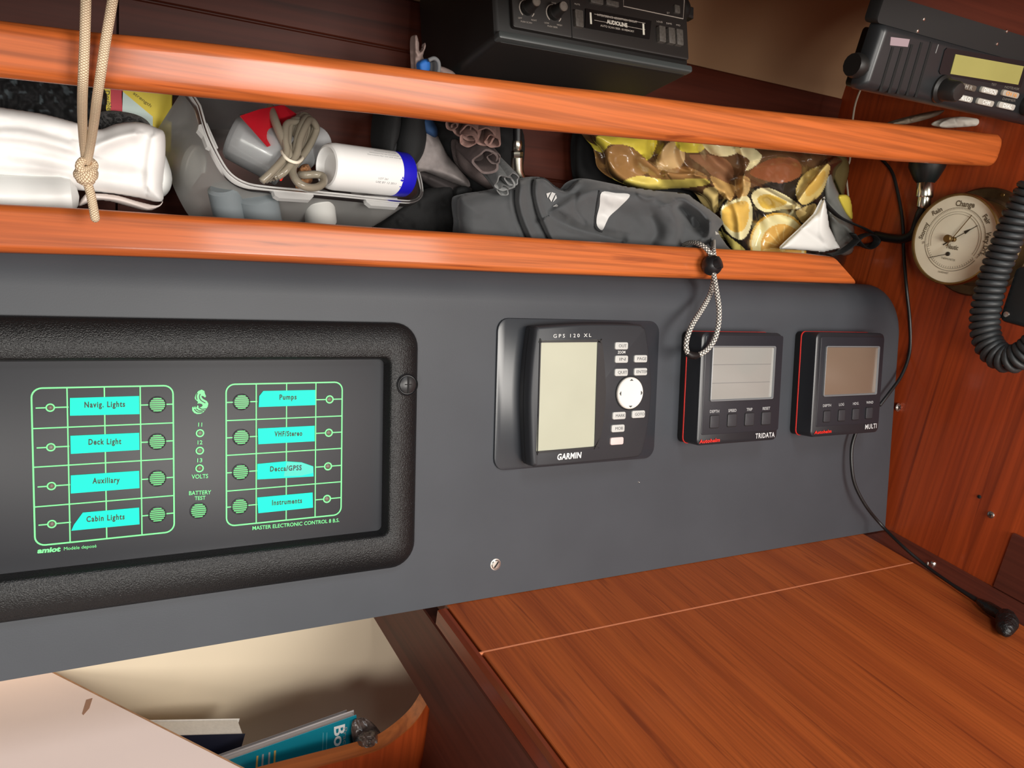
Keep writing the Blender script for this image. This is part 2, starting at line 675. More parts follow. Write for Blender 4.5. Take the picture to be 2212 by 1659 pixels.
class Sculpt:
    """a soft body with its own depth: an outline on a plane of the place, a swelling front, folds and a rounded back"""

    def __init__(s, F, outline, thick, rim=30, folds=(), noise=(), back=0.4, step=3.0, smooth_outline=True, slope=(0, 0)):
        s.F, s.thick, s.rim, s.folds, s.noise, s.back, s.step, s.slope = F, thick, rim, folds, noise, back, step, slope
        s.outline = np.array([p[:2] for p in spline([np.array(q, float) for q in outline], 6, True)]) if smooth_outline else np.array(outline, float)
        s.c = s.outline.mean(0)

    def height(s, X, Y):
        D, _, _, _ = seg_dist(s.outline, X, Y)
        ins = inside(s.outline, X, Y)
        D = np.where(ins, D, 0)
        e = np.sqrt(np.clip(1 - (1 - np.minimum(D / s.rim, 1)) ** 2, 0, 1))
        H = s.thick * e
        for fo in s.folds:
            pl, amp, w1, w2 = fo[:4]
            d, _, _, sg = seg_dist(spline([np.array(q, float) for q in pl], 6), X, Y, closed=False)
            w = np.where(sg > 0, w1, w2)
            H = H + amp * np.exp(-(d / w) ** 2) * np.minimum(e * 1.5, 1)
        for amp, sc, seed in s.noise:
            H = H + amp * vnoise(X, Y, sc, seed) * e
        H = H + (s.slope[0] * (X - s.c[0]) + s.slope[1] * (Y - s.c[1])) * 1e-3
        return H, e

    def build(s, name, mat, parent=None, color=None, **kw):
        o, st = s.outline, s.step
        xs = np.arange(o[:, 0].min() - st, o[:, 0].max() + 2 * st, st)
        ys = np.arange(o[:, 1].min() - st, o[:, 1].max() + 2 * st, st)
        X, Y = np.meshgrid(xs, ys, indexing='ij')
        ins = inside(o, X, Y)
        cell = ins[:-1, :-1] | ins[1:, :-1] | ins[:-1, 1:] | ins[1:, 1:]
        used = np.zeros(X.shape, bool)
        used[:-1, :-1] |= cell
        used[1:, :-1] |= cell
        used[:-1, 1:] |= cell
        used[1:, 1:] |= cell
        _, QX, QY, _ = seg_dist(o, X, Y)
        snap = used & ~ins
        PX, PY = np.where(snap, QX, X), np.where(snap, QY, Y)
        H, e = s.height(PX, PY)
        e = np.where(snap, 0, e)
        idx = -np.ones(X.shape, int)
        idx[used] = np.arange(used.sum())
        pts = np.stack([PX[used], PY[used]], 1)
        hh, ee = H[used], e[used]
        F = s.F
        rays = np.stack([(pts[:, 0] - CX) / FPX, (pts[:, 1] - CY) / FPX, np.ones(len(pts))], 1) @ ROT
        d0 = F.ez @ F.O
        tt = (d0 + hh - F.ez @ CAM) / (rays @ F.ez)
        front = CAM + rays * tt[:, None]
        bt = (hh - s.thick * ee * (1 + s.back) - 0.0006)
        back = front - F.ez[None, :] * (s.thick * ee * (1 + s.back) + 0.0002)[:, None]
        n = len(front)
        Fc = []
        bidx = idx.copy() + n
        edge = snap[used]
        remap = np.arange(2 * n)
        remap[n:][edge] = np.arange(n)[edge]
        for i, j in zip(*np.nonzero(cell)):
            q = (idx[i, j], idx[i, j + 1], idx[i + 1, j + 1], idx[i + 1, j])
            if len(set(q)) < 4:
                continue
            if edge[list(q)].all():
                Fc.append(q)
                continue
            Fc.append(q)
            qb = tuple(remap[k + n] for k in reversed(q))
            Fc.append(qb)
        V = np.concatenate([front, back])
        usedv = np.zeros(2 * n, bool)
        for f in Fc:
            for k in f:
                usedv[k] = True
        new = np.cumsum(usedv) - 1
        Fc = [tuple(new[k] for k in f) for f in Fc]
        cols = None
        if color is not None:
            c = color(pts[:, 0], pts[:, 1])
            cols = np.concatenate([c, c])[usedv]
        V = V[usedv]
        M = WM[parent.name] if parent is not None else base_of(V)
        inv = np.array(M.inverted())
        V = V @ inv[:3, :3].T + inv[:3, 3]
        me = mesh_from(name, V, Fc, True, 0, None, cols)
        return put(name, me, mat, M, parent, **kw)

    def patch(s, name, poly, mat, parent, off=0.0008, step=3.0):
        """a flat applied piece that lies on the swelling front"""
        poly = np.asarray(poly, float)
        xs = np.arange(poly[:, 0].min() - step, poly[:, 0].max() + 2 * step, step)
        ys = np.arange(poly[:, 1].min() - step, poly[:, 1].max() + 2 * step, step)
        X, Y = np.meshgrid(xs, ys, indexing='ij')
        ins = inside(poly, X, Y)
        cell = ins[:-1, :-1] | ins[1:, :-1] | ins[:-1, 1:] | ins[1:, 1:]
        _, QX, QY, _ = seg_dist(poly, X, Y)
        PX, PY = np.where(ins, X, QX), np.where(ins, Y, QY)
        H, _ = s.height(PX, PY)
        V, F, idx = [], [], {}
        for i, j in zip(*np.nonzero(cell)):
            q = []
            for a, b in ((i, j), (i, j + 1), (i + 1, j + 1), (i + 1, j)):
                if (a, b) not in idx:
                    idx[(a, b)] = len(V)
                    V.append(s.F.at(PX[a, b], PY[a, b], H[a, b] + off))
                q.append(idx[(a, b)])
            F.append(tuple(q))
        return mkw(name, (V, F), mat, WM[parent.name], parent, angle=0)

# ------------------------------------------------------------------ the setting
W_RAIL = wood('varnished_teak', (206, 110, 52), (180, 87, 36), (112, 44, 18), 0, rough=0.5, coat=0.32, pores=0.42, fine=320, broad=20, spec=0.25)
W_DESK = wood('desk_mahogany', (174, 88, 38), (134, 60, 26), (104, 44, 20), 1, rough=0.45, coat=0.08, fine=420, broad=30, figure=1.35, dist=0.15, long=0.03, skew=(0, 0, math.radians(-5)))
W_BULK = wood('bulkhead_mahogany', (178, 76, 30), (144, 52, 20), (92, 30, 13), 2, rough=0.42, coat=0.15, fine=260, broad=11)
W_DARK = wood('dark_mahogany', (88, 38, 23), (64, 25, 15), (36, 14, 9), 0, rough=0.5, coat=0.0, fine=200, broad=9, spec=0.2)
W_SIDE = wood('side_mahogany', (96, 46, 32), (78, 34, 25), (50, 22, 18), 1, rough=0.5, coat=0.05)
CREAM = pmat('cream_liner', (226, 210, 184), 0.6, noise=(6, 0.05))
CREAM_SHADED = pmat('deckhead_cream_shaded', (156, 122, 90), 0.6, noise=(6, 0.05))  # cream liner toned down to tan, its shade is put into the colour
GREY = pmat('panel_grey', (66, 69, 74), 0.5, noise=(14, 0.06), bump=(900, 0.08, 0.0004), spec=0.35)
BLACK = pmat('black_plastic', (26, 26, 28), 0.38, bump=(1500, 0.05, 0.0003))
BLACK_S = pmat('satin_black', (17, 17, 18), 0.45)
DEEP = pmat('matt_black', (9, 9, 9), 0.85)
STEEL = pmat('stainless', (205, 200, 192), 0.28, metal=1.0)
CHROME = pmat('nickel', (216, 212, 196), 0.2, metal=1.0)
BRASS = pmat('tarnished_brass', (136, 112, 72), 0.42, metal=1.0, noise=(60, 0.25))
BRASS_D = pmat('brown_brass', (98, 82, 60), 0.5, metal=0.9, noise=(70, 0.35))
WHITE_P = pmat('white_print', (225, 225, 222), 0.6)
GREY_P = pmat('grey_print', (150, 150, 150), 0.6)
DIM_P = pmat('dim_print', (112, 106, 98), 0.6)
DARK_P = pmat('dark_print', (40, 40, 42), 0.6)
RED_P = pmat('red_print', (225, 40, 28), 0.5)

# shelf back: wooden planks below, cream liner curving over above
YB = 0.236
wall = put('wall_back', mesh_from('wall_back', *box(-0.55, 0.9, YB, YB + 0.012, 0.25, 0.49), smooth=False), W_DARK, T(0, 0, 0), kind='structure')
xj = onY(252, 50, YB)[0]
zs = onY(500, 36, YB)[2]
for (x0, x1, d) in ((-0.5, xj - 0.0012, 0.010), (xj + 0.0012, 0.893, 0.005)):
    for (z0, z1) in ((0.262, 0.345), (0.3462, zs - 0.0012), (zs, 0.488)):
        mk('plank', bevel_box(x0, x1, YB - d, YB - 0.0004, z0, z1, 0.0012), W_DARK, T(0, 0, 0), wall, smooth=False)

prof = spline([(0.236, 0.489), (0.226, 0.53), (0.175, 0.572), (0.08, 0.588), (-0.05, 0.592), (-0.135, 0.592)], 6)
V = [(x, p[0], p[1]) for x in (-0.55, 0.9) for p in prof] + [(x, p[0] + 0.006, p[1] + 0.014) for x in (-0.55, 0.9) for p in prof]
n = len(prof)
F = [(k, k + 1, n + k + 1, n + k) for k in range(n - 1)] + [(3 * n + k, 3 * n + k + 1, 2 * n + k + 1, 2 * n + k) for k in range(n - 1)]
F += [(n - 1, 3 * n - 1, 4 * n - 1, 2 * n - 1)]
put('ceiling', mesh_from('ceiling', V, F), CREAM_SHADED, T(0, 0, 0), kind='structure')
tl_ = [(-0.55, 0.424), (-0.02, 0.424), (0.10, 0.444), (0.18, 0.459), (0.29, 0.481), (0.42, 0.507), (0.605, 0.544), (0.80, 0.582), (0.896, 0.588)]
put('added_shade_beam', mesh_from('added_shade_beam', *loft([[(x, p[0], p[1]) for p in rr(0.022, 0.61 - z, 0.003, 4, -0.145, (z + 0.61) / 2)] for x, z in tl_])), W_DARK, T(0, 0, 0), kind='structure')  # unseen beam, added and shaped to keep light off the shelf back

wr = put('wall_right', mesh_from('wall_right', *box(0.897, 0.92, -0.9, 0.27, -0.5, 0.62), smooth=False), W_BULK, T(0, 0, 0), kind='structure')
for px, py, r, m in ((2141, 1112, 0.0038, STEEL), (2116, 1073, 0.002, DEEP)):
    P = onX(px, py, 0.897)
    MB = BULK.M.copy()
    MB.translation = Vector(P)
    s = mk('screw', lathe([(r, 0.0), (r, 0.0008), (r * 0.7, 0.0016), (0.0004, 0.0019)], 20), m, MB, wr)
    for a in (0.5, 0.5 + math.pi / 2):
        mk('screw_slot', stroke([(-r * .6 * math.cos(a), -r * .6 * math.sin(a)), (r * .6 * math.cos(a), r * .6 * math.sin(a))], 0.0009, 0.001, 0.0021), DEEP, MB, s)
put('wall_lower', mesh_from('wall_lower', *box(-0.55, 0.55, 0.140, 0.148, -0.42, -0.004), smooth=False), CREAM, T(0, 0, 0), kind='structure')
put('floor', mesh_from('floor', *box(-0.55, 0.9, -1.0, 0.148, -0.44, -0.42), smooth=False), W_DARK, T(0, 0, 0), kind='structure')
put('trim_2', mesh_from('trim_2', *bevel_box(0.84575, 0.8966, -0.6, -0.0006, -0.03, -0.0012, 0.0008)), W_SIDE, T(0, 0, 0), kind='structure')
P = onX(2192, 1150, 0.897)
put('trim_3', mesh_from('trim_3', *bevel_box(0.8935, 0.8968, P[1] - 0.16, P[1], -0.001, P[2], 0.0015)), W_SIDE, T(0, 0, 0), kind='structure')

# shelf board behind the console
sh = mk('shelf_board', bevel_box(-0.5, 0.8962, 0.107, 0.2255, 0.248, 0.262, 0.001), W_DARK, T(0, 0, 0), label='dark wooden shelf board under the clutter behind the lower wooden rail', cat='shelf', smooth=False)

# grey instrument console
L, H, A0, A1 = 0.0, 0.2945, -0.42, 0.8925
sp = []
for k in range(0, 9):
    a = math.radians(90 * k / 8)
    it, ir = 0.036 * (1 - math.cos(a)) if k else 0.0, 0.008 * (1 - math.cos(a)) if k else 0.0
    z = -0.036 + 0.036 * math.sin(a)
    w, h = (A1 - A0) - ir, H - it
    sp.append((w, h, 0.0, z, A0 + w / 2, h / 2))
loops = []
YB0 = 0.0004
for w, h, r, z, cx, cy in [(A1 - A0, H, 0, -0.042, (A0 + A1) / 2, H / 2)] + sp:
    P = []
    x0, x1, y0, y1 = cx - w / 2, cx + w / 2, YB0, cy + h / 2
    R = 0.030
    for q in range(11):
        a = math.radians(90 * q / 10)
        P.append((x1 - R + R * math.cos(a), y1 - R + R * math.sin(a), z))
    P += [(x0, y1, z), (x0, y0, z), (x1 - 0.0005, y0, z)]
    loops.append(P)
con = mk('instrument_console', loft(loops), GREY, PANEL.M, label='long grey moulded instrument console leaning back between the wooden rail and the chart table', cat='console', angle=25)


def slot_screw(px, py, r, cross, parent, F=PANEL, h=0.0, mat=STEEL):
    G = F.moved(px, py, h)
    s = mk('screw', lathe([(r * 1.25, 0), (r * 1.25, 0.0005), (r, 0.0006), (r, 0.0012), (r * 0.85, 0.0017), (0.0002, 0.0019)], 24), mat, G.M, parent)
    for a in ((0.9, 0.9 + math.pi / 2) if cross else (0.9,)):
        mk('screw_slot', stroke([(-r * .75 * math.cos(a), -r * .75 * math.sin(a)), (r * .75 * math.cos(a), r * .75 * math.sin(a))], r * 0.28, 0.001, 0.0021), DEEP, G.M, s)
    return s


slot_screw(1070, 1219, 0.0041, False, con)
slot_screw(1940, 880, 0.0040, True, con)
slot_screw(1379, 1041, 0.0006, False, con)

# ---------------------------------------------------------------- fiddle rails


def rail_loft(sections, r=0.006, n=6):
    """sections: (x, zlow, zhigh, yfront, yback) -> loft along x of a round-edged bar"""
    loops = []
    for x, z0, z1, y0, y1 in sections:
        loops.append([(x, p[0], p[1]) for p in rr(abs(y1 - y0), z1 - z0, r, 12, (y0 + y1) / 2, (z0 + z1) / 2)])
    return loft(loops)


up_top = [(-160, 30), (0, 44), (203, 69), (407, 87), (610, 111), (814, 137), (981, 159), (1162, 181), (1342, 200), (1562, 228), (1750, 248), (1955, 268), (2150, 288)]
up_bot = [(-160, 160), (0, 169), (203, 190), (407, 209), (610, 228), (814, 247), (981, 266), (1162, 283), (1342, 298), (1562, 316), (1750, 333), (1955, 352), (2150, 363)]
sec = []
for (ax, ay), (bx, by) in zip(up_top, up_bot):
    yf = 0.0
    a, b = onY(ax, ay, yf), onY(bx, by, yf)
    sec.append(((a[0] + b[0]) / 2, b[2], a[2], yf - 0.002, yf + 0.022))
x, z0, z1, y0, y1 = sec[-1]
for dx, sq in ((0.004, 0.0012), (0.007, 0.004), (0.009, 0.008)):
    sec.append((x + dx, z0 + sq, z1 - sq, y0 + sq * 0.4, y1 - sq * 0.4))
mk('fiddle_rail', rail_loft(sec, 0.0075), W_RAIL, T(0.4, 0.01, 0.41).inverted() @ T(0.4, 0.01, 0.41), label='upper varnished orange teak rail running above the cluttered shelf opening', cat='rail', group='wooden shelf rails', angle=50)

lo_top = [(-160, 431), (0, 439), (203, 450), (407, 464), (610, 475), (814, 490), (1000, 502), (1162, 513), (1342, 524), (1523, 535), (1742, 546), (1800, 553)]
lo_bot = [(-160, 536), (0, 545), (203, 550), (407, 557), (610, 566), (814, 576), (1000, 583), (1162, 590), (1342, 596), (1562, 603), (1742, 609), (1853, 613)]
sec = []
hf = 0.003
loops = []
for i, ((ax, ay), (bx, by)) in enumerate(zip(lo_top, lo_bot)):
    a, b = PANEL.loc(ax, ay, hf), PANEL.loc(bx, by, hf)
    last = i == len(lo_top) - 1
    P = []
    for q in rr(0.024, a[1] - b[1], 0.0055, 12, hf - 0.012, (a[1] + b[1]) / 2):
        t = (q[1] - b[1]) / (a[1] - b[1])
        P.append((b[0] * (1 - t) + a[0] * t, q[1], q[0]))
    loops.append(P)
mk('fiddle_rail', loft([list(reversed(l)) for l in loops]), W_RAIL, PANEL.M, label='lower varnished orange teak rail with slanted end, lying along the top of the grey console', cat='rail', group='wooden shelf rails', angle=50)

# ---------------------------------------------------------------- chart table
XL, XR, YG = 0.2935, 0.8455, -0.0668
dk = root('chart_table', 'reddish varnished wooden chart table with light hinge line, in front of the grey console', 'table', T(0.57, -0.25, 0))
mk('back_strip', bevel_box(XL + 0.0082, XR, YG + 0.0008, 0.0045, -0.018, -0.0002, 0.0004), W_DESK, T(0, 0, 0), dk, smooth=False)
mk('lid', bevel_box(XL + 0.0082, XR, -0.62, YG - 0.0008, -0.018, 0, 0.0006), W_DESK, T(0, 0, 0), dk, smooth=False)
mk('hinge_line', box(XL + 0.002, XR - 0.0005, YG - 0.0008, YG + 0.0008, -0.01, -0.0001), pmat('pale_edge', (216, 132, 92), 0.5), T(0, 0, 0), dk, smooth=False, label='pale hinge line')
mk('edging', bevel_box(XL - 0.001, XL + 0.008, -0.62, -0.0008, -0.019, 0.0002, 0.003), wood('edge_mahogany', (128, 54, 26), (104, 40, 20), (70, 26, 15), 1, rough=0.35, coat=0.3), T(0, 0, 0), dk)
mk('side_board', bevel_box(XL, XL + 0.014, -0.62, 0.1395, -0.0985, -0.0195, 0.0012), W_SIDE, T(0, 0, 0), dk, smooth=False)
mk('lower_side', bevel_box(XL + 0.003, XL + 0.013, -0.62, -0.004, -0.40, -0.0987, 0.001), W_SIDE, T(0, 0, 0), dk, smooth=False)
for px, py, r in ((2016, 1218, 0.0034), (2003, 1219, 0.0016)):
    G = Frame(onZ(px, py, -0.0012), (1, 0, 0), (0, 1, 0))
    o = mk('brass_screw', lathe([(r, 0), (r, 0.001), (r * 0.75, 0.0028), (0.0003, 0.0035)], 18), STEEL, G.M, label='small round screw head in the dark strip beside the bulkhead, ' + ('the larger, right one' if r > .002 else 'the smaller, left one'), cat='screw', group='screw heads in the dark strip')

# ---------------------------------------------------------------- curved coaming, pale board, books below
yc = 0.004
low = [(560, 1690), (676, 1659), (760, 1637), (823, 1617), (866, 1588), (896, 1560), (915, 1533), (930, 1503), (945, 1460)]
top = spline([onY(a, b, yc) for a, b in low], 5)
V, F = [], []
for P in top:
    V += [(P[0], yc, P[2]), (P[0], yc + 0.014, P[2] + 0.001), (P[0], yc + 0.014, -0.41), (P[0], yc, -0.41)]
for i in range(len(top) - 1):
    a, b = i * 4, i * 4 + 4
    F += [(a + k, a + (k + 1) % 4, b + (k + 1) % 4, b + k) for k in range(4)]
F += [(0, 3, 2, 1), tuple((len(top) - 1) * 4 + k for k in range(4))]
cco = mk('curved_coaming', (V, F), W_BULK, T(0, 0, 0), label='curved wooden board holding back the books below the chart table', cat='board', angle=30)

V, F = [], []
for P in top:
    V += [(P[0], yc - 0.0004, P[2] - 0.0004), (P[0], yc - 0.0004, P[2] + 0.0012), (P[0], yc + 0.0144, P[2] + 0.0022), (P[0], yc + 0.0144, P[2] + 0.0008)]
for i in range(len(top) - 1):
    a, b = i * 4, i * 4 + 4
    F += [(a + k, a + (k + 1) % 4, b + (k + 1) % 4, b + k) for k in range(4)]
mk('edge_strip', (V, F), wood('edge_teak', (196, 112, 56), (168, 88, 40), (120, 56, 26), 0), T(0, 0, 0), cco, angle=30, label='paler curved top edge')
zb = -0.098
e0, e1 = onZ(130, 1462, zb), onZ(520, 1659, zb)
d = (e1 - e0) / np.linalg.norm(e1 - e0)
a, b = e0 - d * ((0.1396 - e0[1]) / -d[1]), e1 + d * 0.25
poly = [(a[0], a[1]), (-0.5, a[1]), (-0.5, b[1]), (b[0], b[1])]
bd = mk('pale_board', plate(poly, zb - 0.012, zb), pmat('pale_laminate', (246, 224, 215), 0.55, noise=(5, 0.03)), T(0, 0, 0), label='pale pinkish white board with a diagonal edge at the lower left', cat='board', smooth=False)
nn = np.array([-d[1], d[0], 0])
mk('board_edge', loft([[tuple(q) for q in (p + nn * 0.0002, p + nn * 0.0016, p + nn * 0.0016 - np.array([0, 0, .012]), p + nn * 0.0002 - np.array([0, 0, .012]))] for p in (a, b)]), pmat('tan_edge', (172, 128, 92), 0.7, noise=(90, .3)), T(0, 0, 0), bd, smooth=False, label='tan worn edge strip')
st = [onZ(x, y, zb)[:2] for x, y in ((186, 1512), (200, 1508), (193, 1530), (180, 1545), (177, 1542))]
mk('stain', plate(st, zb, zb + 0.0001), pmat('stain_brown', (170, 128, 104), 0.7), T(0, 0, 0), bd, smooth=False, label='brown stain at the edge')


def book(name, label, pl, pr, Y, hgt, thick, cover, pages, back=None, extra=0.002, lean=5):
    up = (0, math.sin(math.radians(lean)), math.cos(math.radians(lean)))
    F0 = Frame(onY(pr[0], pr[1], Y), (1, 0, 0), up)
    l, r_ = F0.at(*pl), F0.at(*pr)
    F = Frame(r_, r_ - l, up)
    w = np.linalg.norm(r_ - l) + 0.06
    M = F.M.copy()
    t = root(name, label, 'book', M)
    mk('front_cover', bevel_box(-w, 0, -hgt, 0, -0.0006, 0.0, 0.0002), cover, M, t, smooth=False)
    mk('page_block', bevel_box(-w + 0.001, -extra, -hgt + 0.002, -0.001, -thick + 0.0008, -0.0007, 0.0002), pages, M, t, smooth=False)
    mk('back_cover', bevel_box(-w, 0, -hgt, 0, -thick, -thick + 0.0007, 0.0002), back or cover, M, t, smooth=False)
    return t, F


TEAL = pmat('teal_cover', (14, 122, 140), 0.35)
PAPER = pmat('page_paper', (226, 220, 212), 0.8, noise=(400, 0.05))
GPAPER = pmat('grey_paper', (178, 170, 168), 0.7)
tb, F = book('boating_magazine', 'teal boating magazine with white title, leaning behind the curved board', (485, 1645), (770, 1544), 0.040, 0.17, 0.008, TEAL, GPAPER, GPAPER)
text_on(F, 'title_lettering', 'Boat', (722, 1570), (722, 1646), 20, 0.0, WHITE_P, tb, bold=0.02)
text_on(F, 'title_lettering', 'Practical', (742, 1572), (740, 1640), 7, 0.0, GREY_P, tb)
for x in (556, 568, 582, 594):
    mk('cover_line', stroke([F.loc(x, 1622 + (590 - x) * .3, 0), F.loc(x - 2, 1660, 0)], 0.0016, 0.0001, 0.0003), pmat('ochre_print', (190, 150, 80), .6) if x in (594, 556) else GREY_P, F.M, tb, smooth=False)
for k, x in enumerate((698, 706)):
    mk('cover_line', stroke([F.loc(x, 1582, 0), F.loc(x - 2, 1640, 0)], 0.0009, 0.0001, 0.0003), pmat('pale_teal', (70, 150, 165), .6), F.M, tb, smooth=False)
book('navy_book', 'dark navy book with cream pages standing beside the pale board', (345, 1590), (530, 1585), 0.070, 0.15, 0.024, pmat('navy_cover', (14, 18, 38), 0.5), PAPER, PAPER, lean=6)
book('grey_booklet', 'thin grey booklet standing just behind the teal magazine', (462, 1640), (752, 1538), 0.052, 0.16, 0.004, GPAPER, GPAPER, GPAPER)
S = Sculpt(upright(0.03), [(770, 1592), (790, 1578), (815, 1580), (830, 1600), (818, 1640), (780, 1650), (768, 1620)], 0.02, rim=25, noise=((0.003, 9, 3), (0.002, 5, 4)), step=2)
S.build('crumpled_wrapper', pmat('crinkled_film', (84, 70, 64), 0.25, noise=(300, .4)), label='crumpled shiny brown plastic wrapper beside the teal magazine', cat='wrapper')

# ---------------------------------------------------------------- switch panel
SX = 2.3042


def z5(x, y): return (x / SX, 660 + y / SX)


HB, HF = 0.014, 0.003
oR = PANEL.loc(909, 960, HB)[0]
oT = PANEL.loc(432, 690, HB)[1]
oB = PANEL.loc(434, 1283, 0.003)[1]
iT = PANEL.loc(400, 777, HB)[1]
iB = PANEL.loc(400, 1208, HB)[1]
iR = PANEL.loc(841, 970, HB)[0]
oL = -0.066 - 0.02
iL = oL + (oR - iR)
W, Hh, wi, hi = oR - oL, oT - oB, iR - iL, iT - iB
co = ((oR + oL) / 2, (oT + oB) / 2)
ci = ((iR + iL) / 2, (iT + iB) / 2)
spn = root('switch_panel', 'black framed electrical switch panel with green print and turquoise labels, set in the grey console', 'switch panel', Frame(PANEL.l2w((co[0], oB, 0)), PANEL.ex, PANEL.ey).M)
GRAIN = pmat('grained_black', (22, 22, 23), 0.34, bump=(1150, 0.65, 0.0009), spec=0.4)
fr = [(W, Hh, 0.020, 0.0004, *co), (W, Hh, 0.020, HB - 0.0095, *co), (W - 0.002, Hh - 0.002, 0.0195, HB - 0.0072, *co), (W - 0.007, Hh - 0.007, 0.018, HB - 0.0048, *co), (W - 0.020, Hh - 0.020, 0.013, HB - 0.0018, *co), (W - 0.032, Hh - 0.032, 0.009, HB - 0.0004, *co),
      (wi + 0.004, hi + 0.004, 0.006, HB, *ci), (wi + 0.001, hi + 0.001, 0.005, HB - 0.0012, *ci), (wi, hi, 0.005, HB - 0.003, *ci), (wi - 0.003, hi - 0.003, 0.004, HF - 0.001, *ci)]
mk('frame', rings(fr, 8, False, False), GRAIN, PANEL.M, spn, angle=60)
fp = mk('face_plate', slab(wi + 0.006, hi + 0.006, 0.003, 0.0006, HF - 0.0002, 0.0004, *ci), pmat('face_grey', (42, 43, 47), 0.45, spec=0.35, noise=(9, 0.05)), PANEL.M, spn)
G = PANEL.moved(*z5(2030, 395), HB + 0.0012)
ls = mk('lock_screw', lathe([(0.0088, -0.007), (0.0088, -0.0002), (0.0082, 0.0003), (0.0074, -0.0008), (0.0070, -0.0008), (0.0069, 0.0004), (0.0062, 0.0009), (0.0001, 0.0010)], 36), BLACK, G.M, spn)
mk('screw_slot', stroke([(0, -0.0066), (0, 0.0066)], 0.0016, 0.0006, 0.0013), DEEP, G.M, ls)
mk('screw_slot', stroke([(-0.003, 0.0004), (0.003, 0.0004)], 0.0008, 0.0006, 0.0012), DEEP, G.M, ls)

GREEN = pmat('green_print', (112, 232, 142), 0.5)
TURQ = pmat('turquoise_tape', (0, 232, 196), 0.5, spec=0.2)
TURQ_D = pmat('turquoise_shine', (120, 232, 222), 0.3)


def lp(x, y): return PANEL.loc(*z5(x, y), HF)[:2]


zA, zB = HF - 0.0001, HF + 0.00025
LW = 0.0010
row = [np.mean([lp(*q)[1] for q in pts]) for pts in (
    [(190, 410), (835, 400), (1150, 393), (1690, 380)], [(165, 612), (862, 583), (1130, 573), (1700, 550)],
    [(168, 803), (862, 763), (1128, 745), (1697, 712)], [(172, 1000), (862, 947), (1123, 922), (1694, 880)],
    [(190, 1192), (850, 1130), (1150, 1093), (1670, 1045)])]
for pts, cols, mids in (((lp(165, 800)[0], lp(864, 765)[0]), ((341, 790), (525, 780), (702, 770)), None),
                        ((lp(1126, 745)[0], lp(1700, 720)[0]), ((1275, 740), (1425, 735), (1570, 725)), None)):
    a0, a1 = pts
    w, h = a1 - a0, row[0] - row[4]
    cxx, cyy = (a0 + a1) / 2, (row[0] + row[4]) / 2
    mk('printed_grid', join(stroke(rr(w, h, 0.006, 6, cxx, cyy), LW, zA, zB, True),
                            *[stroke([(a0, r), (a1, r)], LW * 0.8, zA, zB - 0.00002) for r in row[1:4]],
                            *[stroke([(lp(*c)[0], row[0]), (lp(*c)[0], row[4])], LW * 0.8, zA, zB - 0.00004) for c in cols]), GREEN, PANEL.M, fp, smooth=False)


def switch(c, r):
    x, y = lp(*c)
    R = lp(c[0] + r, c[1])[0] - x
    G = PANEL.moved(*z5(*c), HF)
    b = mk('push_button', lathe([(R * 1.16, -0.0004), (R * 1.16, 0.0003), (R * 1.04, 0.0006), (R * 0.98, 0.0003), (0.0001, 0.0004)], 28), pmat('button_black', (44, 46, 48), 0.4), G.M, spn)
    parts = []
    for k in range(7):
        yy = R * (-0.84 + 0.28 * k)
        hw = math.sqrt(max(R * R * 0.98 - yy * yy, 0))
        parts.append(stroke([(-hw, yy), (hw, yy)], R * 0.15, 0.0003, 0.0008))
    mk('button_stripes', join(*parts), pmat('button_green', (84, 196, 112), 0.5), G.M, b, smooth=False)
    return x, y, R


def led(c, r, red=False):
    x, y = lp(*c)
    R = lp(c[0] + r, c[1])[0] - x
    G = PANEL.moved(*z5(*c), HF)
    b = mk('indicator_ring', annulus(R * 0.68, R, -0.0002, 0.0004), GREEN, G.M, spn, angle=30)
    mk('indicator_lamp', lathe([(R * 0.66, -0.0002), (R * 0.6, 0.0005), (R * 0.3, 0.0011), (0.0001, 0.0013)], 16), pmat('lamp_red', (110, 98, 90), 0.3) if red else pmat('lamp_grey', (118, 118, 108), 0.3), G.M, b)
    return x, y, R


seg = []
for k, (c, bt) in enumerate((((250, 508), (783, 493)), ((253, 705), (782, 677)), ((256, 898), (783, 860)), ((258, 1087), (783, 1040)))):
    x, y, R = led(c, 24, k != 1)
    bx, by, BR = switch(bt, 39)
    yy = (y + by) / 2
    seg += [((lp(165, 0)[0], y), (x - R, y)), ((x + R, y), (lp(345, 700)[0], y)), ((lp(702, 700)[0], by), (bx - BR, by)), ((bx + BR, by), (lp(864, 700)[0], by))]
for k, (c, bt) in enumerate((((1640, 467), (1202, 480)), ((1636, 633), (1200, 655)), ((1632, 800), (1197, 828)), ((1627, 962), (1193, 998)))):
    x, y, R = led(c, 20, True)
    bx, by, BR = switch(bt, 37)
    seg += [((lp(1126, 700)[0], by), (bx - BR, by)), ((bx + BR, by), (lp(1280, 700)[0], by)), ((lp(1570, 700)[0], y), (x - R, y)), ((x + R, y), (lp(1700, 700)[0], y))]
for s in seg:
    mk('printed_lead', stroke(s, LW * 0.8, zA, zB - 0.00006), GREEN, PANEL.M, fp, smooth=False)
for k, c in enumerate(((995, 635), (994, 722), (993, 810))):
    led(c, 21, k == 2)
switch((988, 1020), 38)

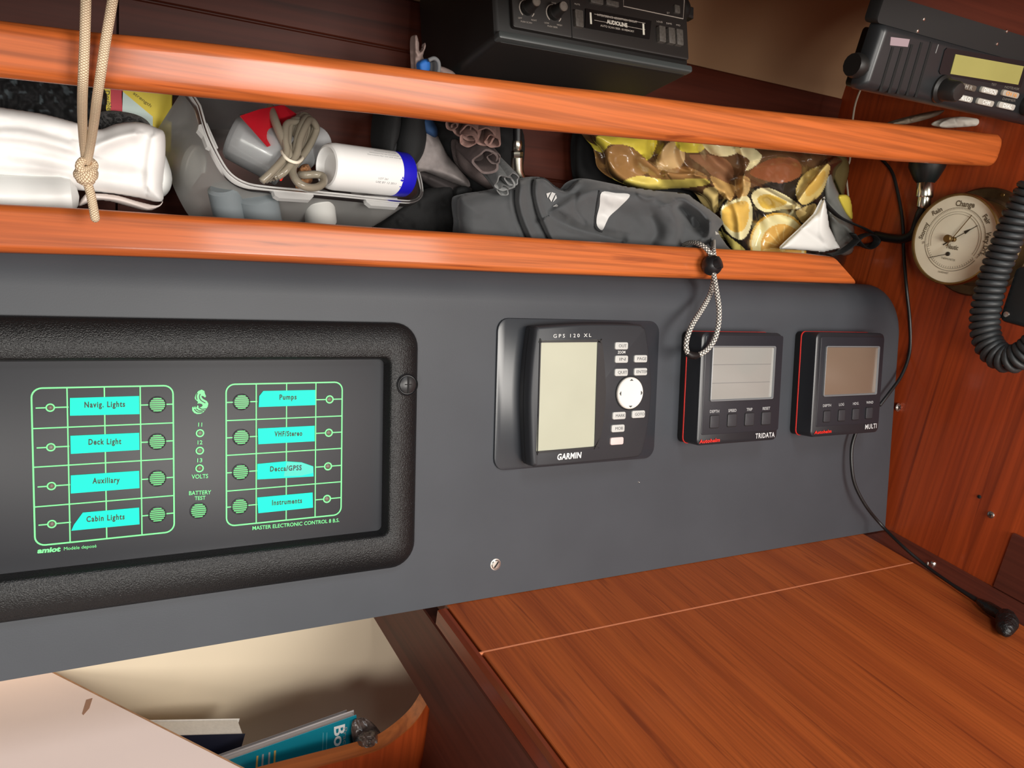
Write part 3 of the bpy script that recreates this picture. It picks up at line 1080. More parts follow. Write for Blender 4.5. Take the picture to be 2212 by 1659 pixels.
tapes = [('Navig. Lights', [(348, 460), (692, 450), (694, 540), (348, 548)], (420, 507), (622, 503)),
         ('Deck Light', [(350, 648), (692, 633), (694, 718), (352, 738)], (440, 692), (603, 688)),
         ('Auxiliary', [(352, 845), (692, 822), (694, 908), (352, 935)], (460, 885), (595, 880)),
         ('Cabin Lights', [(355, 1120), (368, 1090), (412, 1030), (692, 1005), (694, 1088)], (430, 1076), (620, 1062)),
         ('Pumps', [(1287, 505), (1290, 450), (1310, 425), (1568, 420), (1570, 495)], (1390, 468), (1475, 466)),
         ('VHF/Stereo', [(1283, 612), (1565, 598), (1565, 675), (1285, 690)], (1365, 651), (1503, 647)),
         ('Decca/GPSS', [(1280, 788), (1420, 775), (1500, 780), (1558, 800), (1560, 850), (1280, 865)], (1343, 825), (1500, 818)),
         ('Instruments', [(1280, 955), (1555, 930), (1557, 1005), (1285, 1033)], (1353, 993), (1502, 981))]
for s, poly, l, r in tapes:
    q = [lp(*p) for p in poly]
    q = q[::-1]
    nx = 12
    tp = mk('label_tape', plate(q, HF - 0.0001, HF + 0.0005), TURQ, PANEL.M, spn, smooth=False)
    mk('lettering', fit_text(s, lp(*l), lp(*r), 0.0037, HF + 0.00065, 0.03, 1.2), DARK_P, PANEL.M, tp, smooth=False)
# a lifted, shiny corner on the third right-hand tape
q = [lp(*p) for p in [(1425, 778), (1500, 781), (1556, 802), (1558, 832), (1500, 846), (1412, 850)]][::-1]
mk('lifted_tape_corner', plate(q, HF + 0.0004, HF + 0.00055), pmat('turquoise_shade', (0, 190, 172), 0.4), PANEL.M, spn, smooth=False)


def ptext(s, l, r, h, mat=GREEN, bold=0.01, shear=0.0, space=1.0):
    a, b = lp(l[0], l[1]), lp(l[0], l[1] - h)
    mk('lettering', fit_text(s, lp(*l), lp(*r), (b[1] - a[1]) * 1.08, HF + 0.0003, bold, space, shear), mat, PANEL.M, fp, smooth=False)


for s, l, r, h in (('11', (986, 602), (1005, 602), 18), ('12', (983, 691), (1007, 690), 18), ('13', (981, 780), (1006, 779), 18),
                   ('VOLTS', (953, 862), (1035, 858), 19), ('BATTERY', (940, 943), (1050, 938), 18), ('TEST', (968, 968), (1022, 965), 17),
                   ('MASTER ELECTRONIC CONTROL 8 B.S.', (1256, 1117), (1688, 1076), 17)):
    ptext(s, l, r, h)
ptext('amiot', (185, 1232), (300, 1222), 22, bold=0.045, shear=0.15)
ptext('Mod\u00e8le depos\u00e9', (318, 1218), (480, 1203), 15, bold=0.0)


def lg(x, y): return PANEL.loc(380 + x / 5.183, 820 + y / 5.183, HF)[:2]


horse = [(210, 200), (222, 165), (250, 128), (288, 112), (318, 128), (322, 152), (336, 185), (326, 201), (308, 186), (284, 180), (288, 200), (308, 220), (345, 240), (362, 268),
         (355, 302), (332, 335), (308, 364), (275, 382), (235, 385), (203, 372), (182, 345), (180, 315), (192, 300), (201, 320), (213, 295), (224, 320), (243, 285), (254, 304), (272, 311),
         (292, 300), (300, 285), (288, 272), (262, 265), (238, 268), (248, 250), (232, 235), (214, 218)]
em = mk('seahorse_emblem', plate([lg(*p) for p in horse][::-1], zA, zB), GREEN, PANEL.M, fp, smooth=False)
FACE = MATS['face_grey']
for c in ([(240, 150), (228, 185), (236, 225)], [(272, 160), (262, 195), (280, 232), (330, 262)], [(205, 330), (240, 362), (300, 362)], [(225, 325), (262, 348), (322, 345)], [(252, 308), (290, 330), (338, 325)]):
    mk('emblem_line', stroke([lg(*p[:2]) for p in spline([np.array(q, float) for q in c], 5)], 0.0007, zB - 0.0001, zB + 0.0001), FACE, PANEL.M, em, smooth=False)

# ---------------------------------------------------------------- satellite navigator


def z6(x, y): return (1030 + x / 4.253, 660 + y / 4.253)


gc = ((0.3424 + 0.519) / 2, (0.1131 + 0.2449) / 2)
gp = root('satellite_navigator', 'dark grey satellite navigator with tall blank screen and pale keys on the grey console', 'navigator', Frame(PANEL.l2w((gc[0], 0.1131, 0)), PANEL.ex, PANEL.ey).M)
mk('mounting_plate', slab(0.1766, 0.1318, 0.011, 0.0003, 0.0022, 0.0006, *gc), pmat('plate_black', (44, 47, 52), 0.28), PANEL.M, gp)
HG = 0.022
GB = pmat('navigator_grey', (46, 48, 52), 0.5, bump=(1400, 0.08, 0.0003))


def outline(pts, h, conv, n=5):
    P = [PANEL.loc(*conv(*p), h)[:2] for p in pts]
    return [tuple(p[:2]) for p in spline([np.array(q) for q in P], n, True)]


def smooth_loop(pts, h, conv, r=0.15):
    """closed loop with tight corners: corner points are listed twice, close together"""
    return outline(pts, h, conv)


body = [(545, 250), (556, 205), (610, 186), (1050, 165), (1470, 172), (1535, 192), (1565, 245), (1600, 520), (1612, 800), (1580, 1120), (1535, 1330), (1510, 1378), (1440, 1402), (1000, 1448), (600, 1487), (535, 1480), (512, 1440), (498, 1150), (492, 850), (512, 520)]
bl = outline(body, HG, z6)
c0 = np.mean(bl, 0)


def inset(loop, s, z, c=c0): return [(c[0] + (p[0] - c[0]) * s, c[1] + (p[1] - c[1]) * s, z) for p in loop][::-1]


mk('body', loft([inset(bl, 0.985, 0.0022), inset(bl, 1.0, 0.006), inset(bl, 1.0, 0.0175), inset(bl, 0.992, 0.0205), inset(bl, 0.965, HG)]), GB, PANEL.M, gp, angle=60)
mk('seam', loft([inset(bl, 1.001, 0.0098), inset(bl, 1.004, 0.0102), inset(bl, 1.001, 0.0106)]), BLACK_S, PANEL.M, gp, angle=60)
fro = [(575, 345), (585, 325), (620, 322), (1100, 316), (1140, 322), (1165, 520), (1178, 800), (1160, 1050), (1112, 1285), (1080, 1308), (600, 1352), (560, 1352), (552, 1330), (562, 850)]
fri = [(585, 348), (590, 342), (610, 340), (1080, 336), (1106, 338), (1104, 352), (1090, 800), (1076, 1280), (1072, 1292), (1050, 1296), (590, 1334), (560, 1336), (556, 1325), (570, 850)]
a, b = outline(fro, HG, z6), outline(fri, HG, z6)
sf = mk('screen_frame', loft([[(x, y, HG - 0.0006) for x, y in a][::-1], [(x, y, HG + 0.0012) for x, y in a][::-1], [(x, y, HG + 0.0012) for x, y in b][::-1], [(x, y, HG + 0.0002) for x, y in b][::-1]], False, False), BLACK, PANEL.M, gp, angle=30)
LCD = pmat('lcd_olive', (178, 180, 160), 0.22, noise=(12, 0.05), coat=0.6, spec=0.6)
mk('screen', plate(b[::-1], HG - 0.0004, HG + 0.0003), LCD, PANEL.M, gp, smooth=False)
KEY = pmat('key_grey', (188, 188, 184), 0.55)


def rect_on(F, conv, c, w, h, hz):
    x, y = F.loc(*conv(*c), hz)[:2]
    a = F.loc(*conv(c[0] - w / 2, c[1]), hz)
    b = F.loc(*conv(c[0] + w / 2, c[1]), hz)
    d = F.loc(*conv(c[0], c[1] - h / 2), hz)
    e = F.loc(*conv(c[0], c[1] + h / 2), hz)
    return x, y, abs(b[0] - a[0]), abs(d[1] - e[1])


for s, c in (('OUT', (1322, 370)), ('IN', (1322, 492)), ('PAGE', (1498, 488)), ('QUIT', (1320, 613)), ('ENTER', (1497, 607)), ('MARK', (1300, 1010)), ('GOTO', (1477, 997)), ('MOB', (1290, 1127)), ('', (1280, 1243))):
    x, y, w, h = rect_on(PANEL, z6, c, 118, 68, HG)
    k = mk('key', slab(w, h, 0.0016, HG - 0.0005, HG + 0.0017, 0.0006, x, y), KEY if s else pmat('key_pink', (212, 192, 188), .5), PANEL.M, gp)
    if s:
        tw = w * (0.22 + 0.14 * len(s)) * 0.92
        mk('lettering', fit_text(s, (x - tw * 0.4, y - 0.0012), (x + tw * 0.6, y - 0.0012), 0.0026, HG + 0.0019), pmat('key_print', (92, 92, 92), .6), PANEL.M, k, smooth=False)
x, y, w, h = rect_on(PANEL, z6, (1400, 803), 240, 250, HG)
G = Frame(PANEL.l2w((x, y, HG)), PANEL.ex, PANEL.ey)
r0 = w / 2 * 0.98
mk('rocker_recess', annulus(r0, r0 + 0.0012, 0, 0.0004), DEEP, G.M, gp)
rk = mk('rocker_pad', lathe([(r0, -0.0003), (r0 * 0.99, 0.0018), (r0 * 0.93, 0.0027), (r0 * 0.5, 0.0024), (0.0001, 0.0022)], 40), pmat('rocker_white', (222, 218, 210), 0.5), G.M, gp)
ar = r0 * 0.78
mk('arrow_marks', join(*[plate([(ar * math.cos(t) + 0.0015 * math.cos(t), ar * math.sin(t) + 0.0015 * math.sin(t)), (ar * math.cos(t) - 0.002 * math.sin(t), ar * math.sin(t) + 0.002 * math.cos(t)), (ar * math.cos(t) + 0.002 * math.sin(t), ar * math.sin(t) - 0.002 * math.cos(t))], 0.0022, 0.0031) for t in (0, math.pi / 2, math.pi, 1.5 * math.pi)]), DARK_P, G.M, rk, smooth=False)
text_on(PANEL, 'lettering', 'GPS 120 XL', z6(702, 296), z6(1050, 288), 32 / 4.253, HG, WHITE_P, gp, bold=0.0, space=1.5)
text_on(PANEL, 'lettering', 'GARMIN', z6(735, 1418), z6(955, 1398), 52 / 4.253, HG, WHITE_P, gp, bold=0.03, shear=0.12, space=1.05)
text_on(PANEL, 'lettering', 'ZOOM', z6(1293, 442), z6(1362, 440), 24 / 4.253, HG, WHITE_P, gp, bold=0.01)

# ---------------------------------------------------------------- the two square instruments


def z7(x, y): return (1430 + x / 3.3175, 500 + y / 3.3175)


HT = 0.028
INK = pmat('instrument_black', (34, 36, 40), 0.34, spec=0.5)
INK_F = pmat('instrument_face', (34, 36, 42), 0.42)


def instrument(label, name, corners, plate_c, lens, lcd_mat, lines, keys, kw, kh, legends, model, mpos, mh, brand, bh):
    c = [PANEL.loc(*z7(*p), HT)[:2] for p in corners]                # TL TR BR BL
    x0, x1 = (c[0][0] + c[3][0]) / 2, (c[1][0] + c[2][0]) / 2
    y1, y0 = (c[0][1] + c[1][1]) / 2, (c[2][1] + c[3][1]) / 2
    w, h, cx, cy = x1 - x0, y1 - y0, (x0 + x1) / 2, (y0 + y1) / 2
    t = root(name, label, 'instrument', Frame(PANEL.l2w((cx, y0, 0)), PANEL.ex, PANEL.ey).M)
    r = 0.006
    mk('back_shell', rings([(w, h, r, 0.0003, cx, cy), (w, h, r, 0.0074, cx, cy)], 6), BLACK_S, PANEL.M, t)
    mk('red_gasket', rings([(w, h, r, 0.0074, cx, cy), (w + 0.0009, h + 0.0009, r, 0.0076, cx, cy), (w + 0.0009, h + 0.0009, r, 0.0086, cx, cy), (w, h, r, 0.0088, cx, cy)], 6), RED_P, PANEL.M, t)
    mk('front_case', rings([(w, h, r, 0.0088, cx, cy), (w, h, r, HT - 0.003, cx, cy), (w - 0.0012, h - 0.0012, r, HT - 0.0008, cx, cy), (w - 0.004, h - 0.004, r * 0.8, HT, cx, cy)], 6), INK, PANEL.M, t)

    def quad(pts, ins=0.0):
        q = [PANEL.loc(*z7(*p), HT)[:2] for p in pts]
        return ((q[1][0] + q[2][0] - q[0][0] - q[3][0]) / 2 - ins * 2, (q[0][1] + q[1][1] - q[2][1] - q[3][1]) / 2 - ins * 2,
                sum(p[0] for p in q) / 4, sum(p[1] for p in q) / 4)
    pw, ph, px, py = quad(plate_c)
    mk('face_plate', slab(pw, ph, 0.002, HT - 0.0004, HT + 0.0005, 0.0003, px, py), INK_F, PANEL.M, t)
    lw, lh, lx, ly = quad(lens)
    mk('lens_bezel', rings([(lw, lh, 0.002, HT, lx, ly), (lw, lh, 0.002, HT + 0.0022, lx, ly), (lw - 0.0014, lh - 0.0014, 0.0016, HT + 0.0024, lx, ly), (lw - 0.0034, lh - 0.0034, 0.0014, HT + 0.0007, lx, ly)], 5, False, False), pmat('lens_edge', (120, 122, 124), 0.25), PANEL.M, t)
    ds = mk('display', slab(lw - 0.0022, lh - 0.0022, 0.0012, HT, HT + 0.0008, 0.0002, lx, ly), lcd_mat, PANEL.M, t)
    for f in lines:
        yy = ly - lh / 2 + lh * f
        mk('display_line', stroke([(lx - lw / 2 + 0.002, yy), (lx + lw / 2 - 0.005, yy)], 0.0004, HT + 0.0007, HT + 0.00095), pmat('lcd_line', (104, 104, 104), .4), PANEL.M, ds, smooth=False)
    for k in keys:
        x, y, a, b = rect_on(PANEL, z7, k, kw, kh, HT)
        mk('key_surround', rings([(a + 0.0012, b + 0.0012, 0.0016, HT + 0.0004, x, y), (a + 0.0012, b + 0.0012, 0.0016, HT + 0.0009, x, y), (a + 0.0002, b + 0.0002, 0.0012, HT + 0.0009, x, y), (a + 0.0002, b + 0.0002, 0.0012, HT + 0.0005, x, y)], 4, False, False), BLACK_S, PANEL.M, t)
        mk('key', slab(a, b, 0.0012, HT, HT + 0.0014, 0.0005, x, y), pmat('soft_key', (48, 49, 53), 0.5), PANEL.M, t)
    for s, l, r_, hh in legends:
        text_on(PANEL, 'lettering', s, z7(*l), z7(*r_), hh / 3.3175, HT + 0.0005, pmat('legend_grey', (176, 176, 176), .6), t, bold=0.01)
    text_on(PANEL, 'lettering', model, z7(*mpos[0]), z7(*mpos[1]), mh / 3.3175, HT + 0.0005, WHITE_P if False else pmat('model_grey', (196, 196, 196), .6), t, bold=0.022, space=1.12)
    text_on(PANEL, 'lettering', 'Autohelm', z7(*brand[0]), z7(*brand[1]), bh / 3.3175, HT + 0.0005, RED_P, t, bold=0.03, shear=0.1, space=1.08)
    return t


instrument('square black instrument with light grey screen and red edge, under the toggle cord', 'speed_instrument',
           [(288, 728), (872, 722), (822, 1498), (248, 1536)], [(316, 745), (862, 745), (836, 1425), (276, 1455)], [(358, 822), (808, 818), (786, 1196), (332, 1220)],
           pmat('lcd_silver', (146, 145, 140), 0.2, coat=0.5), (0.66, 0.325), [(372, 1362), (497, 1352), (622, 1345), (742, 1338)], 62, 88,
           [('DEPTH', (342, 1300), (408, 1298), 20), ('SPEED', (474, 1294), (532, 1291), 20), ('TRIP', (604, 1286), (646, 1284), 20), ('RESET', (720, 1279), (773, 1276), 20)],
           'TRIDATA', ((668, 1483), (805, 1472)), 34, ((266, 1519), (412, 1505)), 25)
instrument('square black instrument with brownish screen and red edge at the right console end', 'wind_instrument',
           [(1112, 728), (1602, 724), (1552, 1440), (1062, 1478)], [(1140, 760), (1590, 755), (1552, 1370), (1100, 1400)], [(1170, 823), (1552, 819), (1528, 1165), (1144, 1184)],
           pmat('lcd_brown_reflection', (116, 99, 84), 0.25, coat=0.5), (), [(1177, 1325), (1283, 1317), (1383, 1309), (1480, 1300)], 46, 78,  # brown reflection on the screen is put into the display colour
           [('DEPTH', (1152, 1258), (1210, 1254), 18), ('LOG', (1267, 1250), (1303, 1247), 18), ('HDG.', (1367, 1243), (1410, 1240), 18), ('WIND', (1462, 1235), (1512, 1232), 18)],
           'MULTI', ((1454, 1417), (1536, 1407)), 32, ((1090, 1452), (1212, 1441)), 22)

# ================================================================== things in the shelf opening
def C3(*rgb):
    return np.array(lin(rgb)[:3])


def paint(base, *layers):
    """flat print on a bag: colour chosen per vertex by printed shapes"""
    def f(X, Y):
        out = np.ones((len(X), 4), np.float32)
        out[:, :3] = C3(*base)
        for L_ in layers:
            m, c = L_(X, Y)
            out[m, :3] = c
        return out
    return f


def shape(poly, rgb, smooth=True):
    P = [tuple(q[:2]) for q in spline([np.array(q, float) for q in poly], 6, True)] if smooth else poly
    return lambda X, Y: (inside(P, X, Y), C3(*rgb))


def ell(cx, cy, rx, ry, rot, rgb):
    def g(X, Y):
        a = math.radians(rot)
        u = (X - cx) * math.cos(a) + (Y - cy) * math.sin(a)
        v = -(X - cx) * math.sin(a) + (Y - cy) * math.cos(a)
        return (u / rx) ** 2 + (v / ry) ** 2 < 1, C3(*rgb)
    return g


# ---- white plastic bag bulging over the rail at the left
F = upright(0.135)
bag = Sculpt(F, [(-60, 222), (0, 232), (90, 246), (160, 264), (214, 280), (255, 268), (300, 264), (338, 276), (356, 290), (357, 340), (352, 400), (349, 436), (300, 428), (250, 420), (205, 415), (150, 409), (60, 398), (0, 388), (-60, 380)], 0.018, rim=30,
             folds=[([(-40, 292), (60, 300), (140, 318), (185, 332)], 0.005, 10, 24), ([(30, 330), (110, 345), (180, 362)], -0.004, 12, 8), ([(-30, 352), (60, 358), (175, 372)], 0.005, 14, 20),
                    ([(290, 290), (250, 300), (205, 318), (180, 340)], 0.006, 10, 16), ([(330, 300), (322, 350), (320, 400)], 0.0035, 8, 30), ([(190, 365), (230, 372), (300, 380)], -0.003, 12, 14),
                    ([(178, 290), (184, 340), (190, 420)], -0.008, 22, 26), ([(-40, 270), (60, 276), (150, 300)], -0.003, 8, 16)],
             noise=((0.0010, 40, 5), (0.0003, 14, 6)), step=3.0, back=0.8)
WB = pmat('white_film', (250, 249, 247), 0.5, spec=0.3)
bo = bag.build('plastic_bag', WB, label='white crumpled plastic bag pinched by the knotted cream rope at the left', cat='bag')
lip = Sculpt(upright(0.128), [(196, 418), (250, 422), (300, 436), (340, 444), (352, 434), (345, 446), (318, 456), (280, 447), (240, 436), (205, 434), (170, 446), (180, 425)], 0.005, rim=8, step=2, back=0.5, folds=[([(200, 425), (260, 432), (320, 452)], 0.002, 5, 5)])
lip.build('folded_lip', pmat('white_film_edge', (226, 214, 208), 0.45), bo)
# white bottle lying under the bag
Fb = upright(0.118)
tl, tr = Fb.at(-90, 422), Fb.at(150, 424)
ax = (tr - tl) / np.linalg.norm(tr - tl)
G = Frame(tl, np.cross((0, 1, 0.01), ax), (0, 1, 0))
Lb = np.linalg.norm(tr - tl)
mk('white_bottle', lathe([(0.002, 0), (0.0125, 0.001), (0.0135, 0.004), (0.0135, Lb - 0.004), (0.012, Lb + 0.001), (0.006, Lb + 0.005), (0.0005, Lb + 0.006)], 32), pmat('bottle_white', (226, 228, 226), 0.35),
   Frame(tl, np.cross((0.0, 1.0, 0.0), ax), (0, 1, 0)).M @ Matrix.Identity(4), label='white bottle lying on the shelf under the white bag at the left', cat='bottle')
Sculpt(upright(0.148), [(352, 330), (364, 352), (372, 385), (366, 412), (348, 428), (335, 420), (338, 350)], 0.016, rim=18, step=2.5, back=0.8).build('rounded_tub', pmat('bottle_white', (226, 228, 226), 0.35), label='small white rounded tub end peeping out behind the white bag', cat='tub')

# ---- dark things behind the bag
F = upright(0.205)
cl = Sculpt(F, [(-60, 150), (60, 160), (160, 172), (225, 190), (232, 235), (225, 280), (150, 320), (-60, 330)], 0.020, rim=30, noise=((0.006, 22, 8), (0.004, 9, 9)), step=4)


def speck(X, Y):
    m = (vnoise(X, Y, 11, 31) > 0.42) & (Y < 240)
    return m, C3(64, 72, 76)


cl.build('spotted_cloth', pmat('dark_spotted', (20, 20, 22), 0.85, vcol='print'), color=paint((16, 16, 18), speck), label='dark spotted cloth behind the white bag at the far left', cat='cloth')
tw = Sculpt(upright(0.178), [(190, 262), (225, 240), (270, 242), (305, 252), (325, 270), (330, 300), (260, 330), (190, 320)], 0.018, rim=22, noise=((0.004, 7, 3), (0.002, 4, 4)), step=2.5)
tw.build('black_towel', pmat('black_terry', (14, 13, 13), 0.95, bump=(700, 0.8, 0.002), sheen=0.2), label='black fluffy towel between the white bag and the yellow card box', cat='towel')
# ---- yellow and red card box
Fx = upright(0.200)
l, r_ = Fx.at(206, 190), Fx.at(372, 214)
G = Frame((l[0], 0.200, Fx.at(290, 320)[2]), (r_ - l), (0, 0, 1))
w = np.linalg.norm(r_ - l)
hB = 0.05
YEL = pmat('yellow_card', (238, 214, 62), 0.55)
cb = root('card_box', 'yellow, red and pale card box with printed words standing behind the black towel', 'box', G.M)
mk('carton', bevel_box(0, w, -0.012, 0.048, -0.022, 0, 0.0006), YEL, G.M, cb, smooth=False)


def gx(x, y): return G.loc(x, y, 0)[:2]


mk('red_stripe', plate([gx(239, 275), gx(263, 275), gx(266, 180), gx(239, 180)][::1], 0, 0.0003), pmat('crimson_print', (200, 28, 52), .5), G.M, cb, smooth=False)
mk('pale_panel', plate([gx(266, 275), gx(330, 275), gx(330, 252), gx(263, 196), gx(263, 210)][::1], 0, 0.0003), pmat('pale_mint', (206, 226, 220), .5), G.M, cb, smooth=False)
text_on(G, 'lettering', 'Double', (226, 196), (232, 238), 10, 0.0003, DARK_P, cb)
text_on(G, 'lettering', 'strength', (287, 203), (325, 232), 7, 0.0003, pmat('olive_print', (120, 108, 40), .6), cb)

# ---- clouded plastic tub, tipped towards the viewer, with its contents
tub_n = np.array([0.20, -0.72, 0.66])
tub_n /= np.linalg.norm(tub_n)
ex = np.array([1, 0, 0]) - tub_n * tub_n[0]
ex /= np.linalg.norm(ex)
ey = np.cross(tub_n, ex)
TF = Frame(upright(0.122).at(700, 415), ex, ey)
rim_px = [(418, 170), (434, 230), (452, 290), (478, 345), (500, 376), (530, 394), (570, 402), (660, 411), (760, 421), (860, 432), (890, 432), (905, 420), (905, 396), (896, 360), (880, 300), (866, 240), (850, 190), (640, 176)]
rim = [tuple(TF.loc(*p, 0)[:2]) for p in rim_px]
rim = [tuple(p[:2]) for p in spline([np.array(p) for p in rim], 4, True)][::-1]
rc = np.mean(rim, 0)


def rimloop(s, z, grow=0.0):
    out = []
    n = len(rim)
    for i, p in enumerate(rim):
        a, b = np.array(rim[(i + 1) % n]), np.array(rim[i - 1])
        t = (a - b) / (np.linalg.norm(a - b) + 1e-9)
        nn_ = np.array([t[1], -t[0]])
        q = rc + (np.array(p) - rc) * s + nn_ * grow
        out.append((q[0], q[1], z))
    return out


a_, b_ = np.array(rim[2]), np.array(rim[0])
sgn = 1.0
_t = a_ - b_
_n = np.array([_t[1], -_t[0]])
if _n @ (np.array(rim[1]) - rc) < 0:
    sgn = -1.0
TUBM = milky('clouded_plastic', (218, 218, 215), 0.42)
TUBR = milky('clouded_rim', (238, 238, 236), 0.10)
TD = -0.066
TUBG = T(*TF.O) if False else TF.M
tubr = root('plastic_tub', 'clouded clear plastic tub with clip tabs, tipped forward on the shelf and full of bits', 'tub', TUBG)
sk = lambda L_, d: [(p[0] - d, p[1], p[2]) for p in L_]
wall_o = [sk(rimloop(1.0 - 0.05 * k / 5, TD * k / 5 - 0.001, 0), 0.010 * k / 5) for k in range(6)]
wall_o += [sk(rimloop(0.92, TD - 0.003), 0.010), sk(rimloop(0.85, TD - 0.0042), 0.010)]
mk('tub_wall', loft(wall_o, False, True), TUBM, TUBG, tubr, angle=50)
mk('tub_rim', loft([rimloop(1, -0.004, 0.0004 * sgn), rimloop(1, -0.0042, 0.0036 * sgn), rimloop(1, 0.0005, 0.0038 * sgn), rimloop(1, 0.0012, 0.003 * sgn), rimloop(1, 0.0006, 0.0016 * sgn), rimloop(1, 0.0012, 0.0003 * sgn), rimloop(1, 0.0004, -0.0006 * sgn), rimloop(1, -0.003, -0.0006 * sgn)], closed=True), TUBR, TUBG, tubr, angle=60)
for poly in ([(428, 272), (446, 268), (470, 322), (462, 326), (446, 318), (438, 296), (426, 282)], [(583, 404), (672, 412), (676, 426), (668, 434), (602, 430), (592, 424), (588, 412)], [(786, 424), (856, 430), (862, 440), (856, 450), (800, 446), (790, 438)]):
    q = [tuple(TF.loc(*p, -0.001)[:2]) for p in poly][::-1]
    mk('clip_tab', plate(q, -0.0035, 0.0004), TUBR, TUBG, tubr, smooth=False)

# round white lid seen through the left wall of the tub
G = Frame(upright(0.186).at(410, 362), (0.55, 0.8, 0.1), (0.12, 0.0, 1.0))
mk('round_pot', lathe([(0.0002, 0), (0.0175, 0.0), (0.0185, 0.001), (0.0185, 0.005), (0.0175, 0.006), (0.0155, 0.006), (0.0150, 0.0045), (0.0001, 0.0045)], 36), pmat('lid_white', (236, 234, 226), 0.4), G.M, label='round white pot showing through the left wall of the plastic tub', cat='pot')

# clear pill cup
CLEAR = milky('clear_plastic', (226, 228, 230), 0.58, 0.08)
a, b = TF.at(500, 290, -0.004), TF.at(590, 335, 0.003)
axv = (b - a) / np.linalg.norm(b - a)
G = Frame(a, np.cross((0.0, -1.0, 0.3), axv), (0, -1, 0.3))
zx = np.cross(G.ex, G.ey)
Gc = Frame(a, np.cross(np.array([0, 0, 1.0]), axv), np.cross(axv, np.cross(np.array([0, 0, 1.0]), axv)))
cl_ = np.linalg.norm(b - a)
cup = root('clear_cup', 'clear plastic cup lying on its side in the tub next to the red card', 'cup', Gc.M)
mk('cup_wall', lathe([(0.0004, 0.0), (0.0165, 0.0004), (0.0185, 0.003), (0.0190, 0.012), (0.0196, 0.030), (0.0200, 0.040), (0.0206, 0.042), (0.0206, 0.0435), (0.0196, 0.0435), (0.0186, 0.03), (0.0180, 0.004), (0.0160, 0.0015), (0.0004, 0.0012)], 36), CLEAR, Gc.M, cup)
mk('cup_core', lathe([(0.0003, 0.008), (0.0125, 0.009), (0.0125, 0.034), (0.0003, 0.035)], 28), pmat('silver_foil', (196, 198, 200), 0.3, metal=0.9, noise=(160, .2)), Gc.M, cup)

# red card folded over the cup
RC = pmat('red_card', (176, 18, 34), 0.5)
V = [TF.at(519, 250, 0.024), TF.at(560, 236, 0.026), TF.at(612, 226, 0.018), TF.at(640, 246, 0.012), TF.at(655, 290, 0.010), TF.at(600, 312, 0.016), TF.at(578, 316, 0.020), TF.at(548, 282, 0.026)]
n = len(V)
th = TF.ez * 0.0009
mkw('red_card', ([tuple(v) for v in V] + [tuple(v - th) for v in V], [tuple(range(n))[::-1], tuple(range(n, 2 * n))] + [(k, (k + 1) % n, n + (k + 1) % n, n + k) for k in range(n)]), RC, base_of(V), label='red card flap lying over the clear cup inside the tub', cat='card', smooth=False)

# bundle of clear tubing held by a band
TUBE = milky('clear_tubing', (196, 186, 166), 0.25, 0.12)
tbd = root('tubing_bundle', 'bundle of clear plastic tubing tied with a white band in the tub', 'tubing', T(*TF.at(640, 345, 0.02)))
M = WM[tbd.name]
TW = TF
rgn = random.Random(4)
for k in range(6):
    o = (k - 2.5)
    dz = 0.018 + 0.004 * math.cos(k * 1.3)
    P = [TW.at(582 + o * 7, 392 - k * 2, dz - 0.006), TW.at(606 + o * 5.5, 366, dz), TW.at(629 + o * 4.5, 333, dz + 0.003), TW.at(632 + o * 6.5, 300, dz + 0.004), TW.at(640 + o * 8.5, 265 + abs(o) * 2, dz + 0.003),
         TW.at(652 + o * 7, 249 + abs(o - .5) * 5, dz), TW.at(668 + o * 5, 258 + abs(o) * 4, dz - 0.005), TW.at(670 + o * 5, 285, dz - 0.010), TW.at(652 + o * 4, 325, dz - 0.012), TW.at(612 + o * 5, 372, dz - 0.016)]
    mkw('tubing_loop', tube(spline(P, 6), 0.0028, 10), TUBE, M, tbd, angle=0)
P = [TW.at(583, 232, 0.014), TW.at(590, 250, 0.020), TW.at(603, 285, 0.024), TW.at(618, 318, 0.024), TW.at(626, 345, 0.022)]
mkw('tubing_end', tube(spline(P, 6), 0.0034, 10), TUBE, M, tbd, angle=0)
P = [TW.at(634, 352, 0.020), TW.at(632, 372, 0.022), TW.at(640, 390, 0.024), TW.at(658, 403, 0.024), TW.at(682, 405, 0.022), TW.at(698, 396, 0.020), TW.at(698, 382, 0.018), TW.at(684, 377, 0.016), TW.at(660, 378, 0.014), TW.at(648, 378, 0.010)]
mkw('tubing_end', tube(spline(P, 6), 0.0030, 10), TUBE, M, tbd, angle=0)
P = [TW.at(610, 326, 0.020), TW.at(613, 336, 0.026), TW.at(624, 346, 0.028), TW.at(640, 351, 0.028), TW.at(650, 346, 0.025), TW.at(652, 340, 0.018), TW.at(640, 338, 0.004), TW.at(620, 330, 0.004)]
mkw('white_band', tube(spline(P, 6, True), 0.0013, 8, True), pmat('band_white', (236, 228, 208), .6), M, tbd, angle=0)
mkw('red_tag', plate([tuple(TW.at(x, y, 0.012)) for x, y in ((604, 390), (609, 379), (615, 373), (614, 381), (608, 391))], 0, 0)[0] and ([tuple(TW.at(x, y, z)) for z in (0.014, 0.0125) for x, y in ((604, 390), (609, 379), (615, 373), (614, 381), (608, 391))], [(0, 1, 2, 3, 4), (9, 8, 7, 6, 5)] + [(k, 5 + k, 5 + (k + 1) % 5, (k + 1) % 5) for k in range(5)]), pmat('tag_red', (235, 50, 36), .5), M, tbd, smooth=False)

